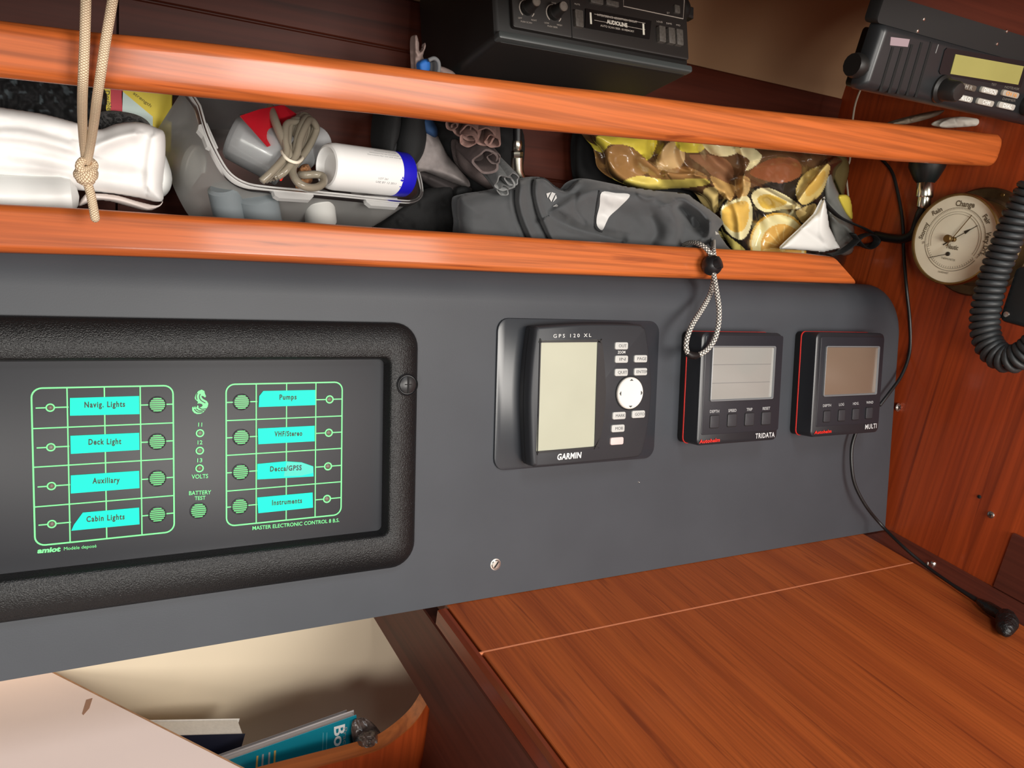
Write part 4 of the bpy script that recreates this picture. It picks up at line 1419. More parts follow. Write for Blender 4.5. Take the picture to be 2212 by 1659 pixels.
# second clear bottle behind the tubing
a, b = TF.at(690, 300, -0.012), TF.at(640, 340, -0.012)
axv = (b - a) / np.linalg.norm(b - a)
Gc = Frame(a, np.cross(np.array([0, 0, 1.0]), axv), np.cross(axv, np.cross(np.array([0, 0, 1.0]), axv)))
mk('grey_pot', lathe([(0.0003, 0), (0.012, 0.0006), (0.0135, 0.003), (0.0135, 0.030), (0.0003, 0.031)], 28), pmat('pot_grey', (196, 198, 200), 0.35), Gc.M, label='pale grey plastic pot behind the tubing bundle in the tub', cat='pot')
# cork
P = TF.at(656, 386, 0.002)
S = Sculpt(Frame(P, TF.ex, TF.ey), [(646, 362), (664, 354), (674, 372), (674, 392), (660, 398), (646, 392)], 0.008, rim=10, step=2, noise=((0.002, 5, 3),))
S.build('cork', pmat('cork_brown', (150, 104, 66), 0.9, noise=(260, .5), bump=(500, .5, .001)), label='brown cork between the tubing and the white bottle', cat='cork')

# white bottle with blue band
a, b = TF.at(704, 358, 0.012), TF.at(862, 389, 0.004)
axv = (b - a) / np.linalg.norm(b - a)
up_ = TF.ez
Gc = Frame(a, np.cross(up_, axv), up_)
lb = np.linalg.norm(b - a)
rb = 0.0185
wbt = root('medicine_bottle', 'white medicine bottle with blue band lying in the tub, base to the front', 'bottle', Gc.M)
mk('bottle_body', lathe([(0.0003, 0.0055), (0.0103, 0.005), (0.0133, 0.002), (0.0148, 0.0), (0.0165, 0.0006), (0.0179, 0.003), (rb, 0.007), (rb, lb * 0.82)], 44, True, False), pmat('bottle_label_white', (242, 242, 240), 0.4), Gc.M, wbt)
mk('blue_band', lathe([(rb * 0.99, lb * 0.82), (rb * 1.005, lb * 0.822), (rb * 1.005, lb * 0.985), (rb * 0.97, lb), (rb * 0.6, lb * 1.004), (0.0003, lb * 1.005)], 44, False, True), pmat('cobalt_print', (30, 26, 190), 0.4), Gc.M, wbt)
# print on the label: arrow, dates and rows of small text, wrapped on the cylinder


def wrap2(a_deg, z):
    a = math.radians(a_deg)
    return (rb * 1.004 * math.cos(a), rb * 1.004 * math.sin(a), z)


def wrapped_text(s, a0, z0, z1, hdeg, mat, bold=0.0, flip=False):
    V, F = glyphs(s, bold, 1.0)
    x0, x1 = V[:, 0].min(), V[:, 0].max()
    out = []
    for v in V:
        out.append(wrap2(a0 + (v[1] / 0.69) * hdeg, z0 + (v[0] - x0) / (x1 - x0) * (z1 - z0)))
    return mk('lettering', (out, F), mat, Gc.M, wbt, smooth=False)


cam_l = Gc.w2l(CAM)
front = math.degrees(math.atan2(cam_l[1], cam_l[0]))
dirn = -1.0
tA = Gc.l2w(wrap2(front + 20, lb / 2))
tB = Gc.l2w(wrap2(front - 20, lb / 2))
upsign = 1.0 if tA[2] > tB[2] else -1.0
LP = pmat('label_print', (128, 128, 130), .6)
for k, (off, z0, z1) in enumerate(((50, .42, .8), (42, .38, .82), (60, .5, .78))):
    wrapped_text('Directions for use and storage', front + upsign * off, lb * z0, lb * z1, upsign * 3.4, LP)
wrapped_text('LOT 261', front - upsign * 18, lb * .5, lb * .62, upsign * 5, LP)
wrapped_text('USE BY 12 2011', front - upsign * 28, lb * .48, lb * .74, upsign * 5.5, LP)
ar_ = [(-38, .80), (-38, .815), (-20, .815), (-20, .835), (-8, .8075), (-20, .78), (-20, .80)]
mk('blue_arrow', ([wrap2(front + upsign * (a + 4), lb * z) for a, z in ar_], [tuple(range(len(ar_))), tuple(range(len(ar_)))[::-1]][:1]), pmat('cobalt_print', (30, 26, 190), .4), Gc.M, wbt, smooth=False)

# grey bottles standing in the bottom of the tub, blurred by the wall
for k, (px, py, rr_, hh) in enumerate(((560, 455, 0.016, 0.03), (690, 452, 0.013, 0.026), (490, 440, 0.012, 0.028))):
    P = TF.at(px, py, -0.030)
    mk('grey_pot', lathe([(0.0003, -hh / 2), (rr_, -hh / 2 + 0.001), (rr_, hh / 2 - 0.002), (rr_ * .8, hh / 2), (0.0003, hh / 2)], 24), pmat('pot_grey%d' % (k % 2), ((120, 128, 132), (196, 196, 192))[k % 2], 0.4), Frame(P, (1, 0, 0.3), (0, 1, 0.3)).M,
       label=('dark grey pot in the tub, showing dimly below the clear tubing', 'pale pot in the tub, showing dimly below the white bottle', 'grey pot in the tub, dim behind its lower left wall')[k], cat='pot')

# ---- black bag under the tub and gloves
S = Sculpt(upright(0.172), [(770, 520), (830, 480), (890, 425), (940, 405), (985, 412), (985, 540), (900, 560), (780, 560)], 0.012, rim=20, noise=((0.002, 12, 3),), folds=[([(958, 410), (962, 460), (960, 520)], 0.002, 10, 10)])
S.build('black_pouch', pmat('black_fabric', (16, 16, 17), 0.9, bump=(1800, .5, .0006)), label='black fabric pouch on the shelf between the tub and the grey jacket', cat='pouch')

gl = root('sailing_glove', 'grey sailing glove with thick black cuff leaning against the tub', 'glove', T(*upright(0.16).at(930, 340)))
NEO = pmat('neoprene_black', (24, 25, 26), 0.85, bump=(1600, .4, .0005))
GF = pmat('glove_grey', (140, 132, 130), 0.8, noise=(120, .15), bump=(1500, .4, .0005))
S = Sculpt(upright(0.172), [(900, 262), (928, 262), (948, 298), (968, 336), (995, 368), (1014, 392), (1012, 406), (985, 398), (950, 384), (920, 372), (895, 370), (880, 340)], 0.016, rim=22, folds=[([(905, 366), (950, 372), (1000, 392)], 0.004, 8, 8), ([(930, 300), (945, 340), (990, 380)], 0.002, 12, 10)], noise=((0.0012, 14, 4),), step=2.5)
S.build('palm', GF, gl)
S = Sculpt(upright(0.177), [(900, 366), (950, 380), (1000, 400), (1020, 408), (1010, 432), (980, 440), (940, 410), (905, 385)], 0.010, rim=14, step=2.5, folds=[([(930, 385), (970, 405), (1000, 425)], 0.003, 6, 6)])
S.build('palm_underside', pmat('glove_dark', (52, 46, 46), 0.85), gl)
S = Sculpt(upright(0.160), [(985, 408), (1004, 402), (1018, 410), (1020, 424), (1000, 432), (984, 424)], 0.006, rim=10, step=2)
S.build('finger_tip', NEO, gl)
S = Sculpt(upright(0.168), [(908, 255), (930, 255), (946, 280), (942, 298), (925, 296), (912, 285)], 0.017, rim=14, step=2.5)
S.build('blue_panel', pmat('glove_blue', (44, 78, 122), 0.75), gl)
# cuff: a thick curled band
cuff_px = [(884, 230), (864, 262), (858, 300), (850, 330), (858, 350), (876, 352), (894, 334), (904, 300), (906, 258), (900, 236)]
CF = upright(0.150)
inner = [CF.at(x, y, 0.0) for x, y in ((866, 240), (866, 268), (861, 296), (853, 318), (848, 334), (852, 346), (860, 348), (866, 338), (869, 322), (870, 300), (874, 270), (880, 240))]
outer = [CF.at(x, y, -0.004) for x, y in ((832, 236), (828, 262), (825, 292), (826, 322), (838, 352), (858, 366), (878, 368), (898, 356), (914, 332), (921, 300), (920, 268), (916, 238))]


def band(inner, outer, depth, bulge=0.006):
    a, b = spline(inner, 5), spline(outer, 5)
    e = np.array((0, -1.0, 0))
    L_ = []
    for p, q in zip(a, b):
        p, q = np.array(p), np.array(q)
        pts = []
        for t in np.linspace(0, 1, 7):
            pts.append(p * (1 - t) + q * t + e * bulge * math.sin(math.pi * t))
        for t in np.linspace(1, 0, 4):
            pts.append(p * (1 - t) + q * t - e * depth)
        L_.append(pts)
    return loft([list(map(tuple, l)) for l in L_])


mkw('cuff', band(inner, outer, 0.028, 0.008), NEO, WM[gl.name], gl, angle=60)
mkw('cuff_lining', band([CF.at(x, y, -0.014) for x, y in ((860, 240), (862, 268), (856, 296), (850, 318), (846, 334), (848, 350))], [CF.at(x, y, -0.016) for x, y in ((872, 240), (874, 268), (870, 296), (866, 318), (868, 334), (866, 350))], 0.004, 0.001), pmat('lining_grey', (92, 92, 94), .9), WM[gl.name], gl, angle=60)
# the part of the glove standing above the rail
S = Sculpt(upright(0.120), [(893, 84), (900, 76), (905, 92), (906, 110), (914, 106), (917, 92), (920, 100), (914, 122), (924, 134), (940, 140), (962, 146), (984, 160), (990, 190), (940, 200), (900, 190), (894, 140)], 0.010, rim=12, step=2, noise=((0.002, 8, 2),))
S.build('thumb', pmat('glove_pink', (148, 128, 122), 0.85), gl)
S = Sculpt(upright(0.108), [(903, 138), (914, 128), (926, 128), (930, 144), (924, 160), (908, 158)], 0.006, rim=10, step=2)
S.build('blue_strap', pmat('strap_blue', (36, 104, 186), 0.7), gl)
mkw('wire_loop', tube(spline([upright(0.1).at(*p) for p in ((926, 130), (938, 126), (947, 134), (948, 150), (944, 164))], 5), 0.0016, 8), pmat('glove_trim', (108, 110, 112), .7), WM[gl.name], gl, angle=0)
S = Sculpt(upright(0.112), [(926, 128), (938, 126), (946, 136), (946, 160), (926, 160)], 0.005, rim=8, step=2)
S.build('grey_tab', pmat('tab_grey', (66, 68, 70), .85), gl)

# ---- open-fingered glove: rolled, hollow finger ends
fg = root('rolled_glove', 'brownish pink and grey glove with open rolled finger ends, under the upper rail', 'glove', T(*upright(0.16).at(1050, 330)))


def finger(px, py, r, tail, Y, dy, mat, flat=0.8, nm='finger_end'):
    P0 = upright(Y).at(px, py)
    P1 = upright(Y + dy).at(*tail)
    ax = (P0 - P1) / np.linalg.norm(P0 - P1)
    L_ = np.linalg.norm(P0 - P1)
    xx = np.cross((0, 0, 1.0), ax)
    G = Frame(P1, xx, np.cross(ax, xx))
    V, F = lathe([(r * 0.9, 0), (r * 1.0, L_ * 0.5), (r * 1.06, L_ * 0.92), (r * 1.02, L_ * 1.0), (r * 0.84, L_ * 0.99), (r * 0.76, L_ * 0.9), (r * 0.7, L_ * 0.4)], 24)
    rg = random.Random(int(px * 7 + py))
    ph = rg.random() * 6
    V = [(x * (1 + 0.13 * math.sin(3 * math.atan2(y, x) + ph)), y * flat * (1 + 0.1 * math.sin(2 * math.atan2(y, x) + ph)), z + 0.0012 * math.sin(4 * math.atan2(y, x) + ph)) for x, y, z in V]
    return mk(nm, (V, F), mat, G.M, fg, angle=60)


PK = pmat('finger_pink', (138, 108, 100), 0.85, noise=(200, .12), bump=(1200, .4, .0006))
GB2 = pmat('finger_brown', (96, 84, 82), 0.8, noise=(200, .15), bump=(1200, .4, .0006))
GG = pmat('finger_grey', (120, 122, 122), 0.7, noise=(200, .15), bump=(1200, .4, .0006))
for a in ((998, 278, 0.0085, (1010, 240), 0.118, 0.045, PK), (1015, 288, 0.0080, (1030, 245), 0.112, 0.045, PK), (1010, 304, 0.0072, (1030, 262), 0.108, 0.04, PK), (1046, 296, 0.0095, (1050, 245), 0.110, 0.045, PK), (1064, 306, 0.0066, (1064, 262), 0.106, 0.04, PK), (975, 272, 0.005, (985, 240), 0.118, 0.04, PK),
          (1052, 350, 0.0120, (1012, 318), 0.106, 0.045, GB2), (1068, 342, 0.0058, (1050, 318), 0.104, 0.04, GB2), (1090, 396, 0.0092, (1056, 350), 0.104, 0.04, GG), (1107, 388, 0.0066, (1072, 348), 0.102, 0.04, GG), (1088, 412, 0.0055, (1050, 370), 0.106, 0.04, GG)):
    finger(*a)
S = Sculpt(upright(0.175), [(985, 300), (1020, 330), (1060, 370), (1085, 400), (1080, 420), (1040, 400), (1000, 370), (985, 340)], 0.014, rim=20)
S.build('palm', GB2, fg)

# ---- dark gear behind the gloves
S = Sculpt(upright(0.206), [(830, 240), (960, 250), (1075, 270), (1128, 280), (1128, 370), (1090, 440), (960, 450), (840, 420)], 0.018, rim=26, noise=((0.006, 24, 12),), step=4)
S.build('black_jacket', pmat('black_cloth', (18, 18, 19), 0.9), label='black bundled cloth behind the two gloves on the shelf', cat='cloth')
S = Sculpt(upright(0.212), [(1246, 285), (1300, 290), (1420, 300), (1560, 420), (1560, 480), (1300, 440), (1248, 400)], 0.014, rim=26, noise=((0.004, 24, 14),), step=4)
S.build('black_cloth', pmat('black_cloth', (18, 18, 19), 0.9), label='black cloth in the shadow behind the grey jacket and the lemon bag', cat='cloth')

# ---- aerial plug
apl = root('aerial_plug', 'nickel elbow aerial plug with black boot hanging beside the rolled glove', 'plug', T(*upright(0.165).at(1118, 330)))
PF = upright(0.150)
M = WM[apl.name]
p = [PF.at(1118, y) for y in (262, 285, 305, 318, 330, 343, 350)]
mkw('boot', tube([p[0], p[1], p[2]], [0.0042, 0.0042, 0.0040], 16), BLACK, M, apl)
mkw('collar', tube([PF.at(1117, 303), PF.at(1117, 309), PF.at(1117, 322), PF.at(1117, 326)], [0.0042, 0.0048, 0.0048, 0.0040], 20), CHROME, M, apl)
mkw('nut', tube([PF.at(1117, 325), PF.at(1117, 328), PF.at(1117, 338), PF.at(1117, 341)], [0.0044, 0.0056, 0.0056, 0.0048], 6), CHROME, M, apl)
mkw('elbow', tube(spline([PF.at(1117, 340), PF.at(1117, 356), PF.at(1118, 372), PF.at(1122, 384), PF.at(1126, 396)], 5), 0.0058, 16), CHROME, M, apl)

# ---- grey jacket with reflective patch
JK = pmat('jacket_grey', (74, 76, 78), 0.88, noise=(30, .06), bump=(2200, .25, .0004), sheen=0.15)
jk_out = [(988, 432), (1010, 420), (1060, 412), (1105, 400), (1118, 390), (1150, 383), (1175, 384), (1200, 402), (1222, 410), (1240, 394), (1262, 386), (1300, 392), (1350, 402), (1420, 412), (1480, 418), (1500, 430), (1540, 458), (1562, 480), (1552, 500), (1570, 530), (1600, 575), (1400, 585), (1200, 560), (1010, 540), (990, 480)]
jk_f = [([(1112, 400), (1112, 440), (1122, 480), (1140, 520)], -0.007, 5, 7), ([(1124, 400), (1122, 440), (1134, 480), (1152, 520)], 0.007, 16, 12), ([(1150, 388), (1150, 420), (1162, 470), (1188, 525)], -0.005, 5, 5),
        ([(1158, 395), (1158, 430), (1172, 470), (1196, 520)], 0.0045, 9, 9), ([(1175, 384), (1200, 404), (1222, 412), (1248, 392)], 0.006, 8, 10), ([(1190, 462), (1240, 430), (1285, 412), (1310, 410)], 0.006, 30, 8),
        ([(1192, 470), (1240, 492), (1290, 505), (1340, 520)], -0.006, 9, 14), ([(1360, 412), (1410, 428), (1450, 460), (1462, 500), (1455, 540)], 0.010, 34, 14), ([(1462, 450), (1475, 480), (1470, 520)], -0.004, 10, 10),
        ([(1456, 440), (1480, 436), (1510, 452), (1530, 480), (1535, 510)], 0.011, 9, 20), ([(1470, 448), (1484, 466), (1505, 486)], -0.014, 10, 14), ([(1535, 478), (1530, 505), (1505, 535)], 0.006, 6, 8), ([(1548, 485), (1552, 496), (1520, 520)], -0.004, 6, 6),
        ([(1408, 470), (1418, 500), (1405, 525)], -0.004, 10, 12), ([(1230, 470), (1270, 490), (1330, 500)], 0.004, 12, 20), ([(1245, 420), (1240, 450), (1262, 480)], -0.002, 6, 6), ([(1380, 420), (1400, 430), (1426, 416)], 0.003, 5, 8)]
J = Sculpt(upright(0.132), jk_out, 0.024, rim=44, folds=[(f[0], f[1] * 1.35) + tuple(f[2:]) for f in jk_f], noise=((0.0014, 34, 21), (0.0006, 14, 22)), step=2.6, back=0.3)
jo = J.build('grey_jacket', JK, label='folded grey jacket with pale reflective patch, lying behind the lower rail', cat='jacket')
SEAM = pmat('seam_dark', (38, 39, 41), 0.9)
J.patch('reflective_patch', [tuple(q[:2]) for q in spline([np.array(q, float) for q in [(1300, 415), (1330, 417), (1361, 421), (1340, 446), (1318, 466), (1310, 480), (1301, 497), (1290, 488), (1289, 470), (1295, 445)]], 4, True)], pmat('reflective_silver', (206, 206, 204), 0.5, noise=(60, .05)), jo, 0.0012, 2.5)
for nm, poly in (('reflective_mark', [(1180, 418), (1190, 415), (1183, 428)]), ('reflective_mark', [(1192, 415), (1200, 418), (1191, 436), (1186, 428)]), ('reflective_mark', [(1201, 420), (1203, 428), (1194, 437)]), ('reflective_mark', [(1194, 446), (1202, 441), (1206, 444), (1204, 447)]), ('reflective_mark', [(1545, 499), (1554, 506), (1546, 507)])):
    J.patch(nm, poly, pmat('reflective_silver', (206, 206, 204), .5), jo, 0.0012, 1.5)


def on_surface(S, pl, off=0.0):
    P = [q[:2] for q in spline([np.array(q, float) for q in pl], 6)]
    X, Y = np.array([q[0] for q in P]), np.array([q[1] for q in P])
    H_, _ = S.height(X, Y)
    return [S.F.at(x, y, h + off) for x, y, h in zip(X, Y, H_)]


for pl in ([(1112, 412), (1112, 440), (1122, 480), (1140, 525)], [(1152, 390), (1149, 420), (1162, 470), (1188, 525)], [(1158, 386), (1178, 388), (1200, 406), (1222, 414)], [(1294, 412), (1288, 450), (1285, 488), (1300, 500)]):
    mkw('piping', tube(on_surface(J, pl, 0.0), 0.0011, 6), SEAM, WM[jo.name], jo, angle=0)

# ---- glossy lemon-print shopping bag
RIND, FLESH, YELL, BR, DK, BRL = (242, 232, 180), (236, 192, 96), (240, 222, 84), (158, 118, 72), (40, 36, 33), (204, 172, 122)
lay = [shape([(1280, 280), (1820, 320), (1780, 360), (1640, 400), (1560, 430), (1480, 412), (1340, 400), (1290, 340)], (104, 76, 52)), shape([(1295, 290), (1410, 290), (1412, 330), (1395, 345), (1365, 318), (1320, 312), (1300, 330)], YELL),
       shape([(1311, 322), (1345, 312), (1392, 340), (1400, 372), (1340, 390), (1310, 366), (1308, 345)], BR),
       shape([(1418, 345), (1440, 312), (1462, 305), (1480, 330), (1470, 360), (1430, 372)], BRL),
       shape([(1462, 300), (1520, 300), (1518, 325), (1490, 330), (1466, 322)], YELL),
       shape([(1520, 305), (1590, 310), (1592, 330), (1560, 338), (1530, 328)], RIND),
       shape([(1392, 345), (1430, 368), (1480, 360), (1526, 380), (1515, 392), (1460, 396), (1408, 384)], BR),
       shape([(1345, 394), (1380, 380), (1440, 388), (1520, 386), (1530, 398), (1480, 406), (1420, 410), (1370, 404)], (224, 204, 104)),
       shape([(1490, 335), (1560, 340), (1585, 370), (1570, 400), (1545, 385), (1520, 362)], (150, 108, 78)),
       shape([(1585, 325), (1620, 318), (1645, 335), (1635, 355), (1612, 368), (1618, 345)], RIND),
       shape([(1535, 380), (1570, 395), (1588, 405), (1580, 432), (1565, 428), (1545, 405)], (206, 168, 104)),
       shape([(1590, 385), (1610, 380), (1622, 395), (1612, 425), (1598, 432), (1588, 410)], (210, 172, 112)),
       shape([(1620, 375), (1660, 345), (1715, 342), (1732, 365), (1722, 385), (1680, 395)], (146, 88, 58)),
       shape([(1520, 410), (1545, 405), (1552, 425), (1548, 455), (1532, 465), (1522, 440)], (222, 196, 128)),
       shape([(1558, 450), (1585, 432), (1615, 425), (1626, 460), (1618, 500), (1600, 518), (1575, 505), (1560, 480)], RIND),
       shape([(1562, 452), (1588, 438), (1614, 436), (1618, 465), (1608, 494), (1590, 502), (1572, 492), (1560, 474)], FLESH),
       shape([(1624, 420), (1650, 405), (1690, 418), (1730, 448), (1690, 452), (1655, 458), (1632, 445)], RIND),
       shape([(1636, 428), (1660, 420), (1700, 436), (1680, 448), (1650, 450)], (222, 186, 84)),
       ell(1682, 525, 62, 66, 0, (218, 172, 78)), ell(1682, 526, 58, 62, 0, (232, 222, 170)), ell(1688, 532, 45, 48, 0, (220, 172, 92)),
       shape([(1722, 400), (1745, 370), (1790, 355), (1788, 385), (1772, 420), (1740, 442), (1722, 430)], (226, 200, 124)),
       shape([(1742, 398), (1772, 372), (1784, 372), (1774, 402), (1745, 425)], (222, 182, 92)),
       shape([(1722, 455), (1760, 440), (1760, 460), (1738, 482), (1724, 470)], (222, 196, 130)),
       shape([(1560, 500), (1580, 515), (1610, 540), (1590, 545), (1570, 520)], (232, 216, 122))]
rays_ = []
for k in range(9):
    a = math.radians(180 + 22 * k)
lay += [shape([(1690 + 7 * math.cos(t), 536 + 7 * math.sin(t)) for t in np.linspace(0, 6.28, 10)], (232, 206, 140))]
for k in range(8):
    a = math.radians(172 + 26 * k)
    c, s_ = math.cos(a), math.sin(a)
    lay.append(shape([(1690 + 10 * c - 0.8 * s_, 534 + 10 * s_ + 0.8 * c), (1690 + 43 * c - 1.2 * s_, 534 + 46 * s_ + 1.2 * c), (1690 + 43 * c + 1.2 * s_, 534 + 46 * s_ - 1.2 * c), (1690 + 10 * c + 0.8 * s_, 534 + 10 * s_ - 0.8 * c)], (232, 200, 130), False))
lb_out = [(1280, 285), (1420, 280), (1560, 292), (1700, 310), (1815, 340), (1806, 372), (1800, 420), (1806, 470), (1830, 520), (1800, 590), (1600, 590), (1568, 520), (1545, 470), (1520, 425), (1470, 408), (1400, 412), (1345, 396), (1312, 372), (1302, 330)]
lb_f = [([(1392, 342), (1440, 372), (1500, 378)], 0.012, 20, 6), ([(1310, 345), (1350, 390), (1420, 402)], 0.008, 16, 12), ([(1412, 300), (1410, 330), (1430, 365)], -0.012, 9, 12), ([(1470, 325), (1482, 355), (1525, 385)], 0.010, 9, 18),
        ([(1520, 320), (1545, 350), (1580, 380), (1590, 410)], -0.012, 9, 14), ([(1600, 320), (1612, 360), (1600, 400)], 0.012, 9, 14), ([(1535, 395), (1560, 415), (1575, 430)], 0.012, 9, 9), ([(1605, 385), (1606, 410), (1600, 432)], 0.012, 9, 9),
        ([(1585, 440), (1595, 470), (1600, 515)], 0.008, 10, 16), ([(1624, 395), (1670, 420), (1730, 452)], 0.013, 18, 5), ([(1640, 345), (1690, 335), (1735, 355)], 0.010, 12, 20), ([(1630, 460), (1640, 490), (1630, 530)], -0.010, 10, 14),
        ([(1722, 440), (1750, 400), (1790, 352)], 0.016, 22, 8), ([(1700, 300), (1735, 330), (1745, 380)], -0.009, 10, 12), ([(1560, 420), (1548, 445), (1545, 470)], -0.008, 7, 7), ([(1650, 440), (1690, 470), (1740, 480)], -0.006, 12, 14), ([(1440, 312), (1425, 345), (1440, 372)], 0.008, 8, 14)]
B = Sculpt(upright(0.170), lb_out, 0.022, rim=26, folds=lb_f, noise=((0.0024, 24, 41), (0.0004, 9, 42)), step=2.0, back=0.4)
lbo = B.build('lemon_bag', pmat('glossy_lemon_print', (255, 255, 255), 0.24, vcol='print', coat=0.5, noise=(40, .05)), color=paint(DK, *lay), label='crumpled glossy shopping bag printed with lemon slices, right end of the shelf', cat='bag')
# turned-back white inside corner and grey inside, yellow edge
S = Sculpt(upright(0.128), [(1782, 424), (1786, 450), (1792, 490), (1806, 520), (1816, 536), (1780, 545), (1740, 541), (1684, 538), (1700, 522), (1730, 494), (1762, 462)], 0.006, rim=14, step=2, smooth_outline=False, folds=[([(1780, 440), (1775, 500), (1790, 535)], 0.003, 8, 14), ([(1740, 500), (1770, 520), (1800, 530)], -0.002, 8, 8)], back=0.4)
S.build('turned_back_lining', pmat('white_lining', (240, 240, 236), 0.4), lbo)
S = Sculpt(upright(0.150), [(1790, 350), (1800, 390), (1818, 430), (1840, 472), (1846, 500), (1842, 545), (1812, 548), (1796, 500), (1784, 440), (1780, 400)], 0.008, rim=14, step=2, folds=[([(1800, 470), (1825, 490), (1842, 505)], 0.005, 8, 6), ([(1790, 440), (1812, 470), (1830, 510)], -0.003, 6, 8)])
S.build('grey_lining', pmat('grey_lining', (120, 122, 118), 0.3, coat=0.3, noise=(40, .1)), lbo)
S = Sculpt(upright(0.146), [(1810, 425), (1826, 420), (1838, 432), (1842, 472), (1830, 466), (1818, 446)], 0.005, rim=8, step=2)
S.build('yellow_edge', pmat('yellow_gloss', (226, 206, 84), 0.3), lbo)
S = Sculpt(upright(0.170), [(1786, 340), (1822, 335), (1835, 360), (1828, 400), (1820, 425), (1806, 400)], 0.006, rim=10, step=2)
S.build('olive_panel', pmat('olive_gloss', (96, 84, 50), 0.35), lbo)
WEB = pmat('black_webbing', (26, 27, 28), 0.7, bump=(1500, .4, .0005))
HFm = upright(0.128)
H1 = [HFm.at(*p) for p in ((1776, 430), (1790, 448), (1812, 468), (1840, 482), (1868, 494), (1890, 508), (1896, 518), (1888, 526), (1866, 530), (1842, 528))]
H2 = [upright(0.118).at(*p) for p in ((1842, 505), (1850, 516), (1862, 530), (1876, 536), (1890, 528), (1894, 516), (1880, 506), (1858, 512), (1838, 530), (1812, 546), (1790, 550))]
for P in (H1, H2):
    mkw('strap', tube(spline(P, 6), 0.0055, 10, flat=(1.0, 0.22)), WEB, WM[lbo.name], lbo, angle=0)

# ---- white string at the right of the bag
mkw('white_string', tube(spline([upright(0.18).at(*p) for p in ((1860, 190), (1846, 232), (1838, 300), (1836, 345), (1828, 370), (1832, 420), (1833, 440))], 6), 0.0012, 8), pmat('string_white', (190, 180, 160), .8), base_of([upright(0.18).at(1838, 440)]), label='thin pale string hanging behind the upper rail near the lemon bag', cat='string', angle=0)

# ================================================================== car stereo hung behind the upper rail
def zs_(x, y): return (1030 + x / 4.424, y / 4.424)


l18 = math.radians(20)
F0 = Frame(onY(1105, 60, 0.062), (1, 0, 0), (0, math.sin(l18), math.cos(l18)))
SF = Frame(F0.O, F0.at(1475, 148) - F0.at(1069, 74), F0.ey)
ra = root('car_stereo', 'black cassette car stereo in a black housing, hung above the upper wooden rail', 'stereo', SF.M)
BM = pmat('stereo_black', (22, 21, 20), 0.5)
BM2 = pmat('stereo_fascia', (34, 30, 28), 0.5)
q = lambda x, y, h=0.0: SF.loc(*zs_(x, y), h)
hx0, hx1 = q(175, 330)[0], q(2040, 640)[0]
hy0 = q(1100, 505)[1] - 0.004
hy1 = hy0 + 0.088
mk('housing', loft([[(p[0], p[1], z) for p in rr(hx1 - hx0 - i * 2, hy1 - hy0 - i * 2, 0.006, 5, (hx0 + hx1) / 2, (hy0 + hy1) / 2)] for z, i in ((-0.13, 0), (-0.006, 0), (-0.003, 0.0008), (-0.002, 0.0025))]), BM, SF.M, ra)
fx0, fx1, fy0 = q(335, 260)[0], q(2010, 520)[0], q(1000, 390)[1]
fy1 = fy0 + 0.062
mk('fascia', slab(fx1 - fx0, fy1 - fy0, 0.002, -0.003, 0.002, 0.0008, (fx0 + fx1) / 2, (fy0 + fy1) / 2), BM2, SF.M, ra)
mk('lower_strip', slab(hx1 - hx0 - 0.002, 0.006, 0.002, -0.004, 0.004, 0.0015, (hx0 + hx1) / 2, hy0 + 0.004), pmat('strip_grey', (62, 66, 66), 0.35), SF.M, ra)
dx = q(885, 150)[0]
mk('divider', stroke([(dx, fy0), (dx, fy1)], 0.0006, 0.0015, 0.0024), DEEP, SF.M, ra, smooth=False)
PR = pmat('stereo_print', (168, 158, 148), 0.6)
for base, cap in (((478, 85), (545, 50)), ((735, 130), (798, 105))):
    b = q(*base, 0.002)
    c = q(*cap, 0.014)
    G = Frame(SF.l2w((b[0], b[1], 0.002)), SF.ex, SF.ey)
    r = abs(q(base[0] + 68, base[1])[0] - q(*base)[0]) * 0.82
    kn = mk('knob', lathe([(r, 0), (r, 0.004), (r * .86, 0.005), (r * .74, 0.0125), (r * 0.62, 0.0138), (0.0002, 0.0138)], 32), pmat('knob_black', (30, 29, 28), .45), G.M, ra)
    mk('knob_cap', lathe([(r * .66, 0.0125), (r * .66, 0.0142), (r * .58, 0.0148), (0.0002, 0.0148)], 28), pmat('knob_cap_grey', (112, 104, 96), .5, noise=(300, .3)), G.M, kn)
    arc = [(r * 1.28 * math.cos(math.radians(a)), r * 1.28 * math.sin(math.radians(a))) for a in np.linspace(-40, 220, 24)]
    arc = [p for p in arc]
    mk('dial_arc', stroke([(r * 1.25 * math.cos(math.radians(a)), r * 1.25 * math.sin(math.radians(a))) for a in range(-52, -20, 6)], 0.0007, 0.0, 0.0003), PR, G.M, ra, smooth=False)
    mk('dial_arc', stroke([(r * 1.25 * math.cos(math.radians(a)), r * 1.25 * math.sin(math.radians(a))) for a in range(95, 236, 6)], 0.0007, 0.0, 0.0003), PR, G.M, ra, smooth=False)


def srect(nm, c, w, h, z0, z1, mat, r=0.0008):
    x, y, a, b = rect_on(SF, zs_, c, w, h, z1)
    return mk(nm, slab(a, b, r, z0, z1, 0.0004, x, y), mat, SF.M, ra)


